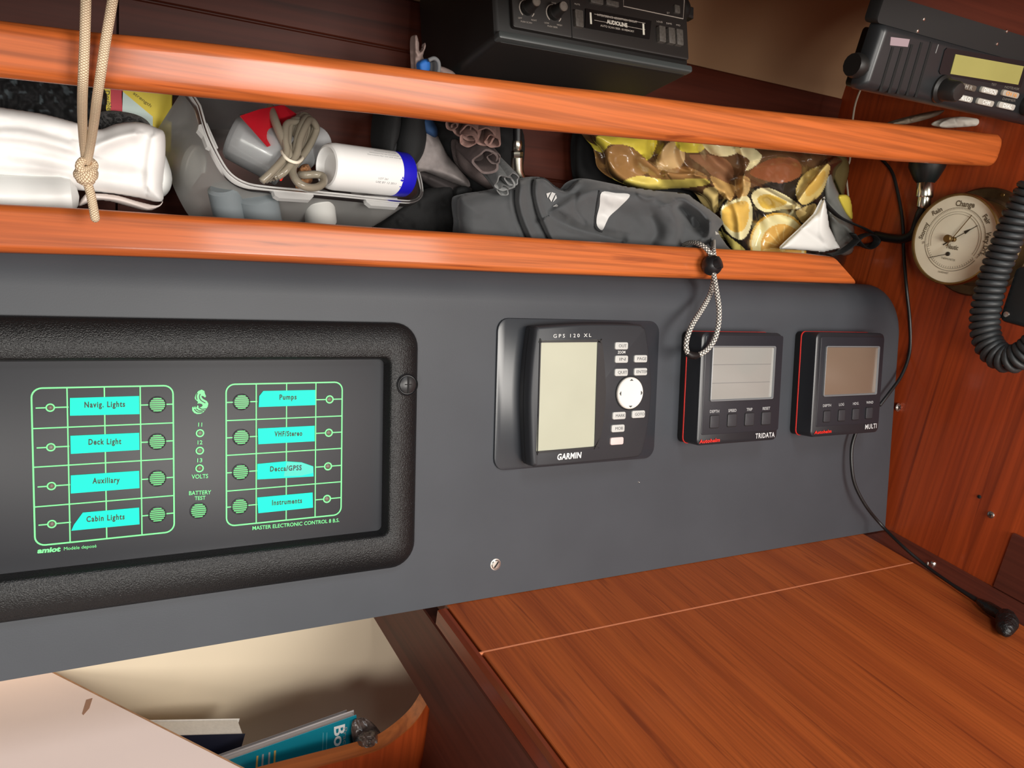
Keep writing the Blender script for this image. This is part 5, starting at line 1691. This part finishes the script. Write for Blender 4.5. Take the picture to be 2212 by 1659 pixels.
BT = pmat('stereo_button', (80, 75, 70), 0.5, noise=(500, .3))
srect('push_button', (982, 172), 74, 160, 0.001, 0.005, BT)
for c in ((1778, 322), (1868, 338), (1945, 352)):
    srect('push_button', c, 60, 150, 0.001, 0.006, BT)
for c in ((1150, 8), (1300, 30)):
    srect('push_button', c, 120, 50, 0.001, 0.004, BT)
srect('push_button', (1920, 85), 50, 76, 0.001, 0.004, BT)
dq = [q(1040, 80, 0.003)[:2], q(1035, 262, 0.003)[:2], q(1650, 372, 0.003)[:2], q(1668, 200, 0.003)[:2]]
cd = mk('cassette_door', plate([tuple(p) for p in dq], 0.001, 0.0032), pmat('door_black', (14, 13, 13), 0.35), SF.M, ra, smooth=False)
for c, h in (((1088, 175), 108), ((1592, 280), 104)):
    x, y, a, b = rect_on(SF, zs_, c, 16, h, 0.0034)
    mk('door_bar', box(x - a / 2, x + a / 2, y - b / 2, y + b / 2, 0.0031, 0.0037), pmat('bar_silver', (214, 210, 196), .4), SF.M, cd, smooth=False)
for a, b in (((1098, 150), (1585, 238)), ((1098, 208), (1585, 300))):
    mk('door_line', stroke([q(*a), q(*b)], 0.0003, 0.0031, 0.0035), PR, SF.M, cd, smooth=False)


def stext(s, l, r, h, mat, bold=0.01, z=0.002, par=None):
    return text_on(SF, 'lettering', s, zs_(*l), zs_(*r), h / 4.424, z, mat, par or ra, bold=bold)


LT = pmat('stereo_white', (206, 200, 188), .6)
stext('AUDIOLINE', (1240, 224), (1438, 262), 36, LT, 0.04, 0.0032, cd)
stext('INTERFERENCE ABSORPTION CIRCUIT', (1150, 152), (1530, 222), 20, PR, 0.01, 0.0032, cd)
stext('AUTO SCAN SEEK 18 MEMORY', (1180, 253), (1503, 312), 18, PR, 0.01, 0.0032, cd)
for s, l, r in (('PUSH SCAN', (420, 212), (525, 228)), ('LEFT', (395, 178), (432, 184)), ('RIGHT', (520, 198), (572, 206)), ('PUSH SEEK', (675, 256), (772, 272)), ('LOW', (645, 224), (690, 232)), ('HIGH', (765, 244), (812, 252)), ('TONE', (712, 34), (756, 42)),
                ('MUTE', (932, 44), (984, 54)), ('LOUD', (1718, 212), (1774, 221)), ('DIMS', (1810, 230), (1862, 238)), ('MO', (1905, 246), (1942, 253)), ('ST', (1815, 130), (1842, 135))):
    stext(s, l, r, 15, PR, 0.0, 0.002)
wq = [q(1385, -60), q(1385, 70), q(1955, 190), q(1965, 10), q(1965, -60)]
mk('window_outline', stroke([tuple(p[:2]) for p in wq], 0.0006, 0.0018, 0.0024), PR, SF.M, ra, smooth=False)
G = Frame(SF.at(*zs_(2120, 75), -0.02), SF.ex, SF.ey)
mk('bracket_screw', lathe([(0.011, -0.006), (0.011, 0.0), (0.009, 0.003), (0.0002, 0.003)], 18), BM, Frame(SF.l2w((hx1 + 0.004, q(2095, 60)[1], -0.012)), SF.ey, SF.ez).M, ra)
mk('bracket_wing', bevel_box(-0.004, 0.012, -0.005, 0.005, -0.006, 0.004, 0.0015), BM, Frame(SF.l2w((hx1 + 0.004, q(2095, 60)[1], -0.012)), SF.ex + SF.ey * -0.1, SF.ey).M, ra)
yt = np.array([0, 0, 1.0])
mk('hanger_plate', bevel_box(hx0 + 0.01, hx1 - 0.01, hy1 - 0.001, hy1 + 0.05, -0.12, -0.05, 0.001), BM, SF.M, ra)

# ================================================================== radio telephone hung from the deckhead


def zv(x, y): return (1820 + x / 5.53, y / 5.53)


tl6 = math.radians(6)
F0 = Frame(onY(1990, 150, -0.045), (1, 0, 0), (0, -math.sin(tl6), math.cos(tl6)))
VF = Frame(F0.O, F0.at(2165, 251) - F0.at(1910, 196), F0.ey)
vr = root('radio_telephone', 'black marine radio telephone with lit-looking olive screen, hung at the top right', 'radio', VF.M)
v = lambda x, y, h=0.0: VF.loc(*zv(x, y), h)
x0, x1 = v(330, 800)[0], v(2500, 1100)[0]
y0, y1 = v(1200, 1285)[1], v(1400, 500)[1]
VB = pmat('radio_black', (35, 37, 39), 0.36)
mk('case', rings([(x1 - x0 - 0.050, y1 - y0 - 0.004, 0.004, -0.05, (x0 + x1) / 2 + 0.010, (y0 + y1) / 2), (x1 - x0 - 0.050, y1 - y0 - 0.004, 0.004, -0.014, (x0 + x1) / 2 + 0.010, (y0 + y1) / 2)], 5), BM, VF.M, vr)
mk('front_panel', rings([(x1 - x0, y1 - y0, 0.005, -0.014, (x0 + x1) / 2, (y0 + y1) / 2), (x1 - x0, y1 - y0, 0.005, -0.006, (x0 + x1) / 2, (y0 + y1) / 2), (x1 - x0 - 0.006, y1 - y0 - 0.008, 0.004, -0.0008, (x0 + x1) / 2, (y0 + y1) / 2), (x1 - x0 - 0.010, y1 - y0 - 0.014, 0.003, 0.0, (x0 + x1) / 2, (y0 + y1) / 2)], 5), VB, VF.M, vr, angle=60)
for a, b in (((600, 560), (445, 1090)), ((710, 570), (550, 1110)), ((828, 530), (655, 1120)), ((945, 505), (765, 1140)), ((1062, 500), (870, 1160))):
    mk('grille_slot', stroke([v(*a), v(*b)], 0.0030, -0.0005, 0.0004), DEEP, VF.M, vr, smooth=False)
mk('print_mark', stroke([v(1142, 530), v(1108, 635)], 0.0006, 0, 0.0004), GREY_P, VF.M, vr, smooth=False)
mk('sticker', plate([tuple(v(*p)[:2]) for p in ((570, 440), (558, 540), (770, 560), (795, 468))], 0.0, 0.0008), pmat('sticker_pink', (150, 132, 138), .6), VF.M, vr, smooth=False)
mk('screen_surround', plate([tuple(v(*p)[:2]) for p in ((1240, 570), (1212, 600), (1145, 850), (1160, 885), (2120, 1045), (2220, 740))], -0.0004, 0.0009), pmat('surround_black', (20, 21, 24), 0.3), VF.M, vr, smooth=False)
mk('screen', plate([tuple(v(*p)[:2]) for p in ((1335, 645), (1272, 880), (2082, 1010), (2150, 790))], 0.0006, 0.0014), pmat('lcd_green', (156, 152, 88), 0.3, noise=(20, .06), coat=.3), VF.M, vr, smooth=False)
b = v(1175, 1062)
rv = abs(v(1175 + 106, 1062)[0] - b[0])
G = Frame(VF.l2w((b[0], b[1], 0)), VF.ex, VF.ey)
kn = mk('knob', lathe([(rv, 0), (rv, 0.002), (rv * .8, 0.004), (rv * .72, 0.016), (rv * .6, 0.018), (0.0002, 0.0185)], 32), pmat('knob_black', (30, 29, 28), .45), G.M, vr)
for s, c, m, tm in (('M R', (1500, 1042), (92, 84, 74), (150, 146, 138)), ('DW/SCN', (1755, 1088), (172, 168, 158), (245, 244, 238)), ('CH 16', (2010, 1126), (168, 160, 146), (226, 148, 64)), ('HI/LO', (1457, 1176), (170, 168, 160), (240, 240, 234)), ('CHM', (1710, 1225), (172, 170, 162), (236, 234, 228)), ('DIAL', (1963, 1268), (182, 180, 172), (245, 244, 238))):
    x, y, a, b_ = rect_on(VF, zv, c, 205, 78, 0.002)
    k = mk('key', slab(a, b_, 0.002, -0.0005, 0.0026, 0.0008, x, y), pmat('radio_key_%d' % m[0], m, .5), VF.M, vr)
    tw = a * (0.16 + 0.1 * len(s))
    mk('lettering', fit_text(s, (x - tw / 2, y - 0.0015), (x + tw / 2, y - 0.0015), 0.0032, 0.0028, 0.02), pmat('radio_print_%d' % tm[1], tm, .6), VF.M, k, smooth=False)
for s, l, r in (('DIMMER', (1905, 1192), (2060, 1218)), ('NOTE/ASK', (1930, 1050), (2105, 1078)), ('TEST', (1770, 1018), (1830, 1028))):
    text_on(VF, 'lettering', s, zv(*l), zv(*r), 24 / 5.53, 0.0, DIM_P, vr)
# mounting bracket over the front edge, with screws and side knob
bx0, bx1 = v(440, 200)[0], v(2500, 400)[0]
by0 = v(1400, 540)[1]
by1 = v(1400, 190)[1]
br = mk('mounting_bracket', loft([[(p[0], p[1], z) for p in rr(bx1 - bx0 - i, by1 - by0, 0.004, 4, (bx0 + bx1) / 2, (by0 + by1) / 2 + j)] for z, i, j in ((-0.014, 0.0, 0), (-0.004, 0, 0), (-0.002, 0.002, 0))]), pmat('bracket_black', (13, 13, 13), 0.7), VF.M, vr)
for px, py in ((965, 230), (890, 370), (1955, 375), (1838, 525)):
    G = Frame(VF.at(*zv(px, py), -0.0021), VF.ex, VF.ey)
    mk('bracket_screw', lathe([(0.0016, 0), (0.0013, 0.001), (0.0002, 0.0013)], 12), STEEL, G.M, br)
G = Frame(VF.at(*zv(190, 790), -0.012), VF.ey, VF.ez)
mk('side_knob', lathe([(0.009, -0.008), (0.010, -0.005), (0.010, 0.003), (0.008, 0.006), (0.0002, 0.006)], 14), BM, G.M, vr)
mk('mounting_block', bevel_box(bx0 + 0.03, bx1, by1 - 0.001, 0.5855 - VF.O[2] + 0.004, -0.045, -0.010, 0.001), W_DARK, VF.M, vr)
kr = Frame(VF.at(2212 + 4, 226, 0.0), VF.ex, VF.ey)
mk('channel_knob', lathe([(0.0095, 0), (0.0095, 0.010), (0.008, 0.013), (0.0002, 0.013)], 24), pmat('knob_black', (30, 29, 28), .45), kr.M, vr)

# ---- pale papers under the radio
for i, (pts, m, Y, lab) in enumerate((([(2035, 262), (2075, 252), (2150, 262), (2178, 266), (2120, 272), (2036, 276)], (200, 196, 184), 0.05, 'pale crumpled paper under the radio telephone, at the top right'),
                                      ([(1925, 268), (1950, 258), (2005, 244), (2040, 238), (2020, 252), (1960, 268)], (120, 108, 92), 0.06, 'brownish paper bag end under the left half of the radio telephone'))):
    S = Sculpt(upright(Y), pts, 0.006, rim=8, step=2, noise=((0.002, 9, 4),), back=1.2)
    S.build('paper', pmat('paper_%d' % i, m, .7), label=lab, cat='paper')

# ================================================================== barometer on the bulkhead
DEP = 0.050
bc = onX(2060, 517, 0.897 - DEP)
BF = Frame((0.897, bc[1], bc[2]), (0, -1, 0), (0, 0, 1))
rD = 0.0475
bar = root('barometer', 'round brass barometer with cream dial mounted on the wooden bulkhead at the right', 'barometer', BF.M)
mk('back_plate', lathe([(rD * 1.23, 0.0002), (rD * 1.23, 0.004), (rD * 1.19, 0.0065), (rD * 1.0, 0.007), (rD * 0.94, 0.010)], 64, True, True), BRASS_D, BF.M, bar, angle=40)
mk('case', lathe([(rD * 0.93, 0.009), (rD * 0.93, DEP - 0.010), (rD * 0.985, DEP - 0.0085), (rD * 1.02, DEP - 0.004), (rD * 1.02, DEP - 0.001), (rD * 1.0, DEP + 0.0012), (rD * 0.965, DEP + 0.0008), (rD * 0.955, DEP - 0.0015)], 64, False, False), BRASS, BF.M, bar, angle=40)
DIAL = pmat('dial_cream', (250, 243, 216), 0.5, noise=(30, .05))
dl = mk('dial', lathe([(rD * 0.957, DEP - 0.003), (rD * 0.957, DEP - 0.0012), (0.0002, DEP - 0.0012)], 64), DIAL, BF.M, bar)
for a in (78, 200, 320):
    G = Frame(BF.l2w((rD * 1.12 * math.cos(math.radians(a)), rD * 1.12 * math.sin(math.radians(a)), 0.0068)), BF.ex, BF.ey)
    mk('plate_screw', lathe([(0.0022, 0), (0.0018, 0.001), (0.0002, 0.0012)], 14), BRASS, G.M, bar)
zd = DEP - 0.0012
INKB = pmat('dial_print', (112, 100, 78), 0.6)


def zb_(x, y): return (1900 + x / 3.606, 360 + y / 3.606)


bl_ = lambda x, y: BF.loc(*zb_(x, y), zd)[:2]


def btext(s, l, r, h, mat=INKB, bold=0.03):
    a, b = bl_((l[0] + r[0]) / 2, (l[1] + r[1]) / 2), None
    mk('lettering', fit_text(s, bl_(*l), bl_(*r), h, zd + 0.0003, bold), mat, BF.M, dl, smooth=False)


for s, l, r, h in (('Change', (590, 304), (738, 320), 0.0056), ('Rain', (416, 382), (492, 342), 0.0048), ('Stormy', (332, 568), (386, 440), 0.0048), ('Fair', (802, 388), (842, 455), 0.0046), ('Very Dry', (838, 505), (796, 690), 0.0048),
                   ('Nautic', (522, 634), (610, 650), 0.0046)):
    btext(s, l, r, h)
btext('THERMOMETER', (478, 716), (588, 738), 0.0020, INKB, 0.0)
btext('FAHRENHEIT', (455, 824), (535, 838), 0.0020, INKB, 0.0)
btext('31', (770, 700), (795, 690), 0.0024, INKB, 0.0)
btext('28', (330, 602), (352, 596), 0.0024, INKB, 0.0)


def ang(x, y):
    p = bl_(x, y)
    return math.degrees(math.atan2(p[1], p[0]))


def arc_pts(r, a0, a1, n=40, cx=0, cy=0):
    return [(cx + r * math.cos(math.radians(a)), cy + r * math.sin(math.radians(a))) for a in np.linspace(a0, a1, n)]


for r, w in ((rD * 0.56, 0.00025), (rD * 0.61, 0.0002), (rD * 0.70, 0.00025)):
    mk('scale_arc', stroke(arc_pts(r, -25, 205), w, zd - 0.0001, zd + 0.00025), INKB, BF.M, dl, smooth=False)
parts = []
for a in np.arange(-25, 206, 3.0):
    c, s = math.cos(math.radians(a)), math.sin(math.radians(a))
    r1 = rD * (0.66 if int(round(a)) % 15 else 0.61)
    parts.append(stroke([(rD * 0.70 * c, rD * 0.70 * s), (r1 * c, r1 * s)], 0.0002, zd - 0.0001, zd + 0.0002))
mk('scale_ticks', join(*parts), INKB, BF.M, dl, smooth=False, kind='stuff')
cxy = bl_(535, 680)
rt = rD * 0.56
for r, w in ((rt, 0.0005), (rt * .93, 0.00025)):
    mk('scale_arc', stroke(arc_pts(rD * 0.70 * r / rt, 200, 330), w, zd - 0.0001, zd + 0.00025), INKB, BF.M, dl, smooth=False)
parts = []
for a in np.arange(200, 331, 5.0):
    c, s = math.cos(math.radians(a)), math.sin(math.radians(a))
    parts.append(stroke([(rD * 0.64 * c, rD * 0.64 * s), (rD * 0.60 * c, rD * 0.60 * s)], 0.0003, zd - 0.0001, zd + 0.0002))
mk('scale_ticks', join(*parts), INKB, BF.M, dl, smooth=False, kind='stuff')


def needle(pts, w, z, mat, nm):
    return mk(nm, stroke(pts, w, z, z + 0.0005), mat, BF.M, bar, smooth=False)


c0_ = (0.0, 0.0)
NB = pmat('needle_black', (40, 34, 26), 0.4)
p1, p2 = bl_(775, 460), bl_(700, 500)
needle([(0, 0), tuple(p1)], 0.0006, zd + 0.002, NB, 'needle')
dv = np.array(p1) / np.linalg.norm(p1)
nv = np.array([-dv[1], dv[0]])
P2 = np.array(p2)
mk('needle_head', plate([tuple(P2 - dv * 0.004 - nv * 0.0017), tuple(P2 + dv * 0.004), tuple(P2 - dv * 0.004 + nv * 0.0017)][::1], zd + 0.0019, zd + 0.0027), NB, BF.M, bar, smooth=False)
needle([tuple(-dv * 0.012), (0, 0)], 0.0012, zd + 0.002, NB, 'needle_tail')
p3 = bl_(740, 380)
needle([(-0.3 * p3[0], -0.3 * p3[1]), tuple(p3)], 0.0007, zd + 0.0045, BRASS, 'set_hand')
needle([cxy, tuple(bl_(390, 710))], 0.0005, zd + 0.0008, NB, 'thermometer_needle')
mk('needle_pivot', disc(0.0022, zd, zd + 0.0016, *cxy), NB, BF.M, bar)
mk('needle_pivot', disc(0.0026, zd, zd + 0.0035), BRASS, BF.M, bar)
mk('set_knob', lathe([(0.0016, zd), (0.0016, zd + 0.009), (0.0040, zd + 0.0095), (0.0042, zd + 0.013), (0.0034, zd + 0.0142), (0.0002, zd + 0.0142)], 24), BRASS, BF.M, bar)

# ---- coax plug hanging above the barometer
cxp = root('coax_plug', 'nickel coaxial plug with black boot hanging just above the barometer', 'plug', T(*onX(1995, 420, 0.87)))
M = WM[cxp.name]
K = lambda x, y, X=0.868: onX(x, y, X)
mkw('plug_boot', tube([K(2006, 340), K(2002, 362), K(2000, 388), K(1999, 396)], [0.020, 0.019, 0.0125, 0.009], 18), pmat('boot_black', (16, 22, 22), .4), M, cxp)
mkw('plug_collar', tube([K(1999, 394), K(1999, 396), K(1997, 424), K(1996.5, 427)], [0.0084, 0.0092, 0.0092, 0.0084], 24), CHROME, M, cxp)
mkw('plug_sleeve', tube([K(1996.5, 426), K(1995, 446), K(1994, 450)], [0.0074, 0.0074, 0.006], 24), CHROME, M, cxp)
mkw('plug_cable', tube(spline([K(1994, 450), K(1988, 462), K(1982, 480, .872), K(1972, 505, .876), K(1950, 516, .88), K(1920, 514, .885), K(1890, 508, .885)], 5), 0.0052, 12), BLACK_S, M, cxp, angle=0)

# ---- coiled handset lead and handset
XC = 0.815
path = [(2236, 396), (2216, 432), (2200, 462), (2184, 500), (2168, 540), (2152, 580), (2140, 620), (2131, 660), (2127, 695), (2130, 725), (2140, 750), (2158, 768), (2180, 776), (2204, 770), (2230, 752), (2252, 728)]
Pc = [onX(x, y, XC) for x, y in path]
Ps = np.array(spline(Pc, 40))
sl = np.concatenate([[0], np.cumsum(np.linalg.norm(np.diff(Ps, axis=0), axis=1))])
PITCH, RCO, RW = 0.0068, 0.0108, 0.0034
tot = sl[-1]
nt_ = int(tot / PITCH)
N_ = nt_ * 18
ss = np.linspace(0, tot, N_)
Cx = np.stack([np.interp(ss, sl, Ps[:, i]) for i in range(3)], 1)
tg = np.gradient(Cx, axis=0)
tg /= np.linalg.norm(tg, axis=1)[:, None]
nx_ = np.array([1.0, 0, 0])
hel = []
for i in range(N_):
    a = 2 * math.pi * ss[i] / PITCH
    n1 = nx_ - tg[i] * (nx_ @ tg[i])
    n1 /= np.linalg.norm(n1)
    n2 = np.cross(tg[i], n1)
    hel.append(Cx[i] + RCO * (math.cos(a) * n1 + math.sin(a) * n2))
mkw('coiled_lead', tube(hel, RW, 9), pmat('lead_rubber', (40, 42, 43), 0.5), base_of(hel), label='black coiled handset lead hanging in front of the barometer at the right edge', cat='cable', angle=0)
HX = 0.83
hp = [onX(2186, 640, HX), onX(2230, 640, HX)]
G = Frame(onX(2192, 636, HX), (0, -1, 0), (0, 0, 1))
e = G.w2l(onX(2200, 572, HX))
f_ = G.w2l(onX(2196, 700, HX))
hs = root('handset', 'black radio handset at the right edge of the picture beside the coiled lead', 'handset', G.M)
mk('handset_body', slab(0.046, e[1] - f_[1], 0.006, -0.02, 0.012, 0.004, 0.0235 - 0.002, (e[1] + f_[1]) / 2), pmat('handset_black', (24, 28, 29), 0.4), G.M, hs)
mk('handset_screw', lathe([(0.003, 0.0118), (0.0026, 0.013), (0.0002, 0.0132)], 16), STEEL, Frame(G.l2w((0.005, f_[1] + 0.008, 0)), G.ex, G.ey).M, hs)

# ---- cables
CB = pmat('cable_black', (22, 22, 22), 0.4)
pc = [onX(1900, 340, 0.894), onX(1926, 370, 0.893), onX(1940, 420, 0.892), onX(1950, 480, 0.892), onX(1952, 540, 0.892), PANEL.at(1958, 620, 0.004), PANEL.at(1966, 700, 0.006), PANEL.at(1965, 760, 0.008), PANEL.at(1948, 810, 0.010), PANEL.at(1920, 850, 0.010), PANEL.at(1900, 876, 0.008)]
mkw('thin_cable', tube(spline(pc, 8), 0.0019, 8), CB, base_of(pc), label='thin black cable running down the bulkhead to the back of the right-hand instrument', cat='cable', angle=0)
pd = [PANEL.at(1850, 930, 0.010), PANEL.at(1840, 965, 0.010), PANEL.at(1840, 1010, 0.012), PANEL.at(1848, 1050, 0.014), PANEL.at(1872, 1095, 0.018), PANEL.at(1905, 1135, 0.022), onZ(1950, 1180, 0.012), onZ(2000, 1222, 0.004), onZ(2050, 1258, 0.004), onZ(2100, 1290, 0.0045), onZ(2130, 1308, 0.005)]
cable = root('power_cable', 'black cable with taped end, from under the right-hand instrument down onto the chart table', 'cable', base_of(pd))
mkw('cable_run', tube(spline(pd, 8), [0.0019] * 65 + [0.0019 + 0.0016 * k / 15 for k in range(16)], 8), CB, WM[cable.name], cable, angle=0)
pe = [onZ(2112, 1297, 0.006), onZ(2135, 1312, 0.007), onZ(2160, 1327, 0.008), onZ(2180, 1340, 0.008)]
mkw('taped_joint', tube(spline(pe, 5), [0.003 + 0.003 * min(k / 5, 1) for k in range(16)], 10), pmat('tape_black', (20, 21, 20), 0.3, noise=(200, .4), bump=(300, .6, .002)), WM[cable.name], cable, angle=0)
pf = [onZ(2170, 1326, 0.011), onZ(2176, 1345, 0.010), onZ(2172, 1358, 0.009), onZ(2176, 1372, 0.007)]
mkw('frayed_plug', tube(spline(pf, 5), [0.006, 0.0075, 0.009, 0.0095, 0.010, 0.010, 0.0095, 0.009, 0.008, 0.0085, 0.008, 0.0075, 0.006, 0.005, 0.004, 0.002], 12), pmat('tape_black2', (18, 18, 18), 0.45, noise=(200, .4), bump=(260, .8, .003)), WM[cable.name], cable, angle=0)

# ---- cream rope with knot, in front of the rails at the left
ROPE = braid('rope_cream', (150, 118, 88), (234, 214, 184), 2400, 3, bump=0.5, thr=0.32)
rp = root('knotted_rope', 'cream braided rope hanging doubled, knotted, in front of the left end of the rails', 'rope', T(*onY(185, 370, 0.05)))
M = WM[rp.name]
yR = -0.016
RR = 0.0026
s1 = [onY(186, -40, yR), onY(185, 20, yR), onY(183, 90, yR), onY(180, 160, yR), onY(178, 210, yR + .012), onY(178, 262, 0.02), onY(181, 310, 0.045), onY(186, 350, 0.058)]
s2 = [onY(250, -40, yR), onY(240, 20, yR), onY(228, 90, yR), onY(219, 150, yR), onY(210, 210, yR + .012), onY(203, 265, 0.02), onY(195, 315, 0.043), onY(188, 352, 0.054)]
mkw('strand', tube(spline(s1, 8), RR, 12), ROPE, M, rp, angle=0)
mkw('strand', tube(spline(s2, 8), RR, 12), ROPE, M, rp, angle=0)
KY = 0.056
k3 = lambda x, y, d=0.0: onY(x, y, KY - d)
kn1 = [k3(176, 352, .000), k3(172, 362, .003), k3(176, 374, .006), k3(188, 378, .0075), k3(199, 372, .006), k3(200, 362, .002), k3(192, 358, -.003), k3(180, 366, -.004), k3(170, 372, .0005), k3(168, 378, .004), k3(176, 386, .007), k3(190, 388, .008), k3(201, 382, .005), k3(202, 372, -.001), k3(190, 376, -.004), k3(176, 384, -.001), k3(174, 388, .003), k3(186, 393, .006), k3(196, 390, .004), k3(196, 380, -.002)]
mkw('knot', tube(spline(kn1, 7), RR * 1.02, 12), ROPE, M, rp, angle=0)
kn2 = [k3(186, 346, .0015), k3(176, 350, .005), k3(172, 360, .0065), k3(180, 368, .006), k3(196, 366, .004), k3(203, 358, .002), k3(197, 350, .001), k3(190, 350, .004)]
mkw('knot', tube(spline(kn2, 7), RR * 1.02, 12), ROPE, M, rp, angle=0)
tail = [k3(186, 384, .002), k3(190, 398, .004), k3(195, 416, .006), k3(200, 440, .008), k3(204, 462, .010), k3(207, 480, .010)]
mkw('rope_tail', tube(spline(tail, 8), [RR * 1.05] * 37 + [RR * .95, RR * .8, RR * .6, RR * .3], 12), ROPE, M, rp, angle=0)

# ---- speckled elastic cord with toggle over the lower rail
CORD = braid('cord_speckled', (70, 68, 66), (232, 226, 216), 950, 2, bump=0.4, thr=0.5)
tg_ = root('toggle_cord', 'grey and white speckled elastic cord loop with black toggle hanging over the lower rail', 'cord', T(*PANEL.at(1545, 572, 0.012)))
M = WM[tg_.name]
RC_ = 0.0024
pp = lambda x, y, h: PANEL.at(x, y, h)
c1 = [pp(1474, 534, -0.030), pp(1480, 528, -0.024), pp(1494, 524, -0.010), pp(1510, 527, 0.002), pp(1524, 536, 0.009), pp(1534, 548, 0.012), pp(1541, 562, 0.013)]
c2 = [pp(1541, 520, -0.030), pp(1541, 526, -0.018), pp(1541, 536, 0.002), pp(1542, 548, 0.009), pp(1545, 562, 0.012)]
mkw('cord_strand', tube(spline(c1, 8), RC_, 10), CORD, M, tg_, angle=0)
mkw('cord_strand', tube(spline(c2, 8), RC_, 10), CORD, M, tg_, angle=0)
c3 = [pp(1540, 580, 0.016), pp(1543, 600, 0.020), pp(1548, 630, 0.026), pp(1553, 665, 0.031), pp(1552, 700, 0.034), pp(1544, 732, 0.035), pp(1530, 753, 0.034), pp(1515, 764, 0.033), pp(1505, 767, 0.032)]
c4 = [pp(1543, 584, 0.012), pp(1540, 612, 0.014), pp(1532, 640, 0.018), pp(1515, 670, 0.024), pp(1496, 700, 0.030), pp(1485, 728, 0.033), pp(1482, 750, 0.034), pp(1486, 764, 0.033)]
mkw('cord_strand', tube(spline(c3, 8), RC_, 10), CORD, M, tg_, angle=0)
mkw('cord_strand', tube(spline(c4, 8), RC_, 10), CORD, M, tg_, angle=0)
mkw('cord_end', tube([pp(1484, 762, 0.033), pp(1490, 767, 0.033), pp(1500, 769, 0.033), pp(1508, 767, 0.033)], [0.0028, 0.0036, 0.0036, 0.0028], 14), BLACK_S, M, tg_)
G = Frame(pp(1538, 575, 0.014), PANEL.ex + PANEL.ey * 0.45, PANEL.ey)
rb_ = 0.0100
mk('toggle_ball', lathe([(0.0002, -rb_)] + [(rb_ * math.cos(math.radians(a)), rb_ * math.sin(math.radians(a))) for a in range(-80, 61, 10)] + [(rb_ * .5, rb_ * .87), (0.0002, rb_ * .87)], 28), BLACK, Frame(pp(1538, 573, 0.014), PANEL.ey - PANEL.ex * 0.3, PANEL.ez).M, tg_)
a, b = pp(1542, 572, 0.018), pp(1557, 566, 0.024)
mkw('toggle_button', tube([a, a + (b - a) * .8, a + (b - a) * .95, b], [0.0060, 0.0060, 0.0062, 0.0050], 20), BLACK, M, tg_)
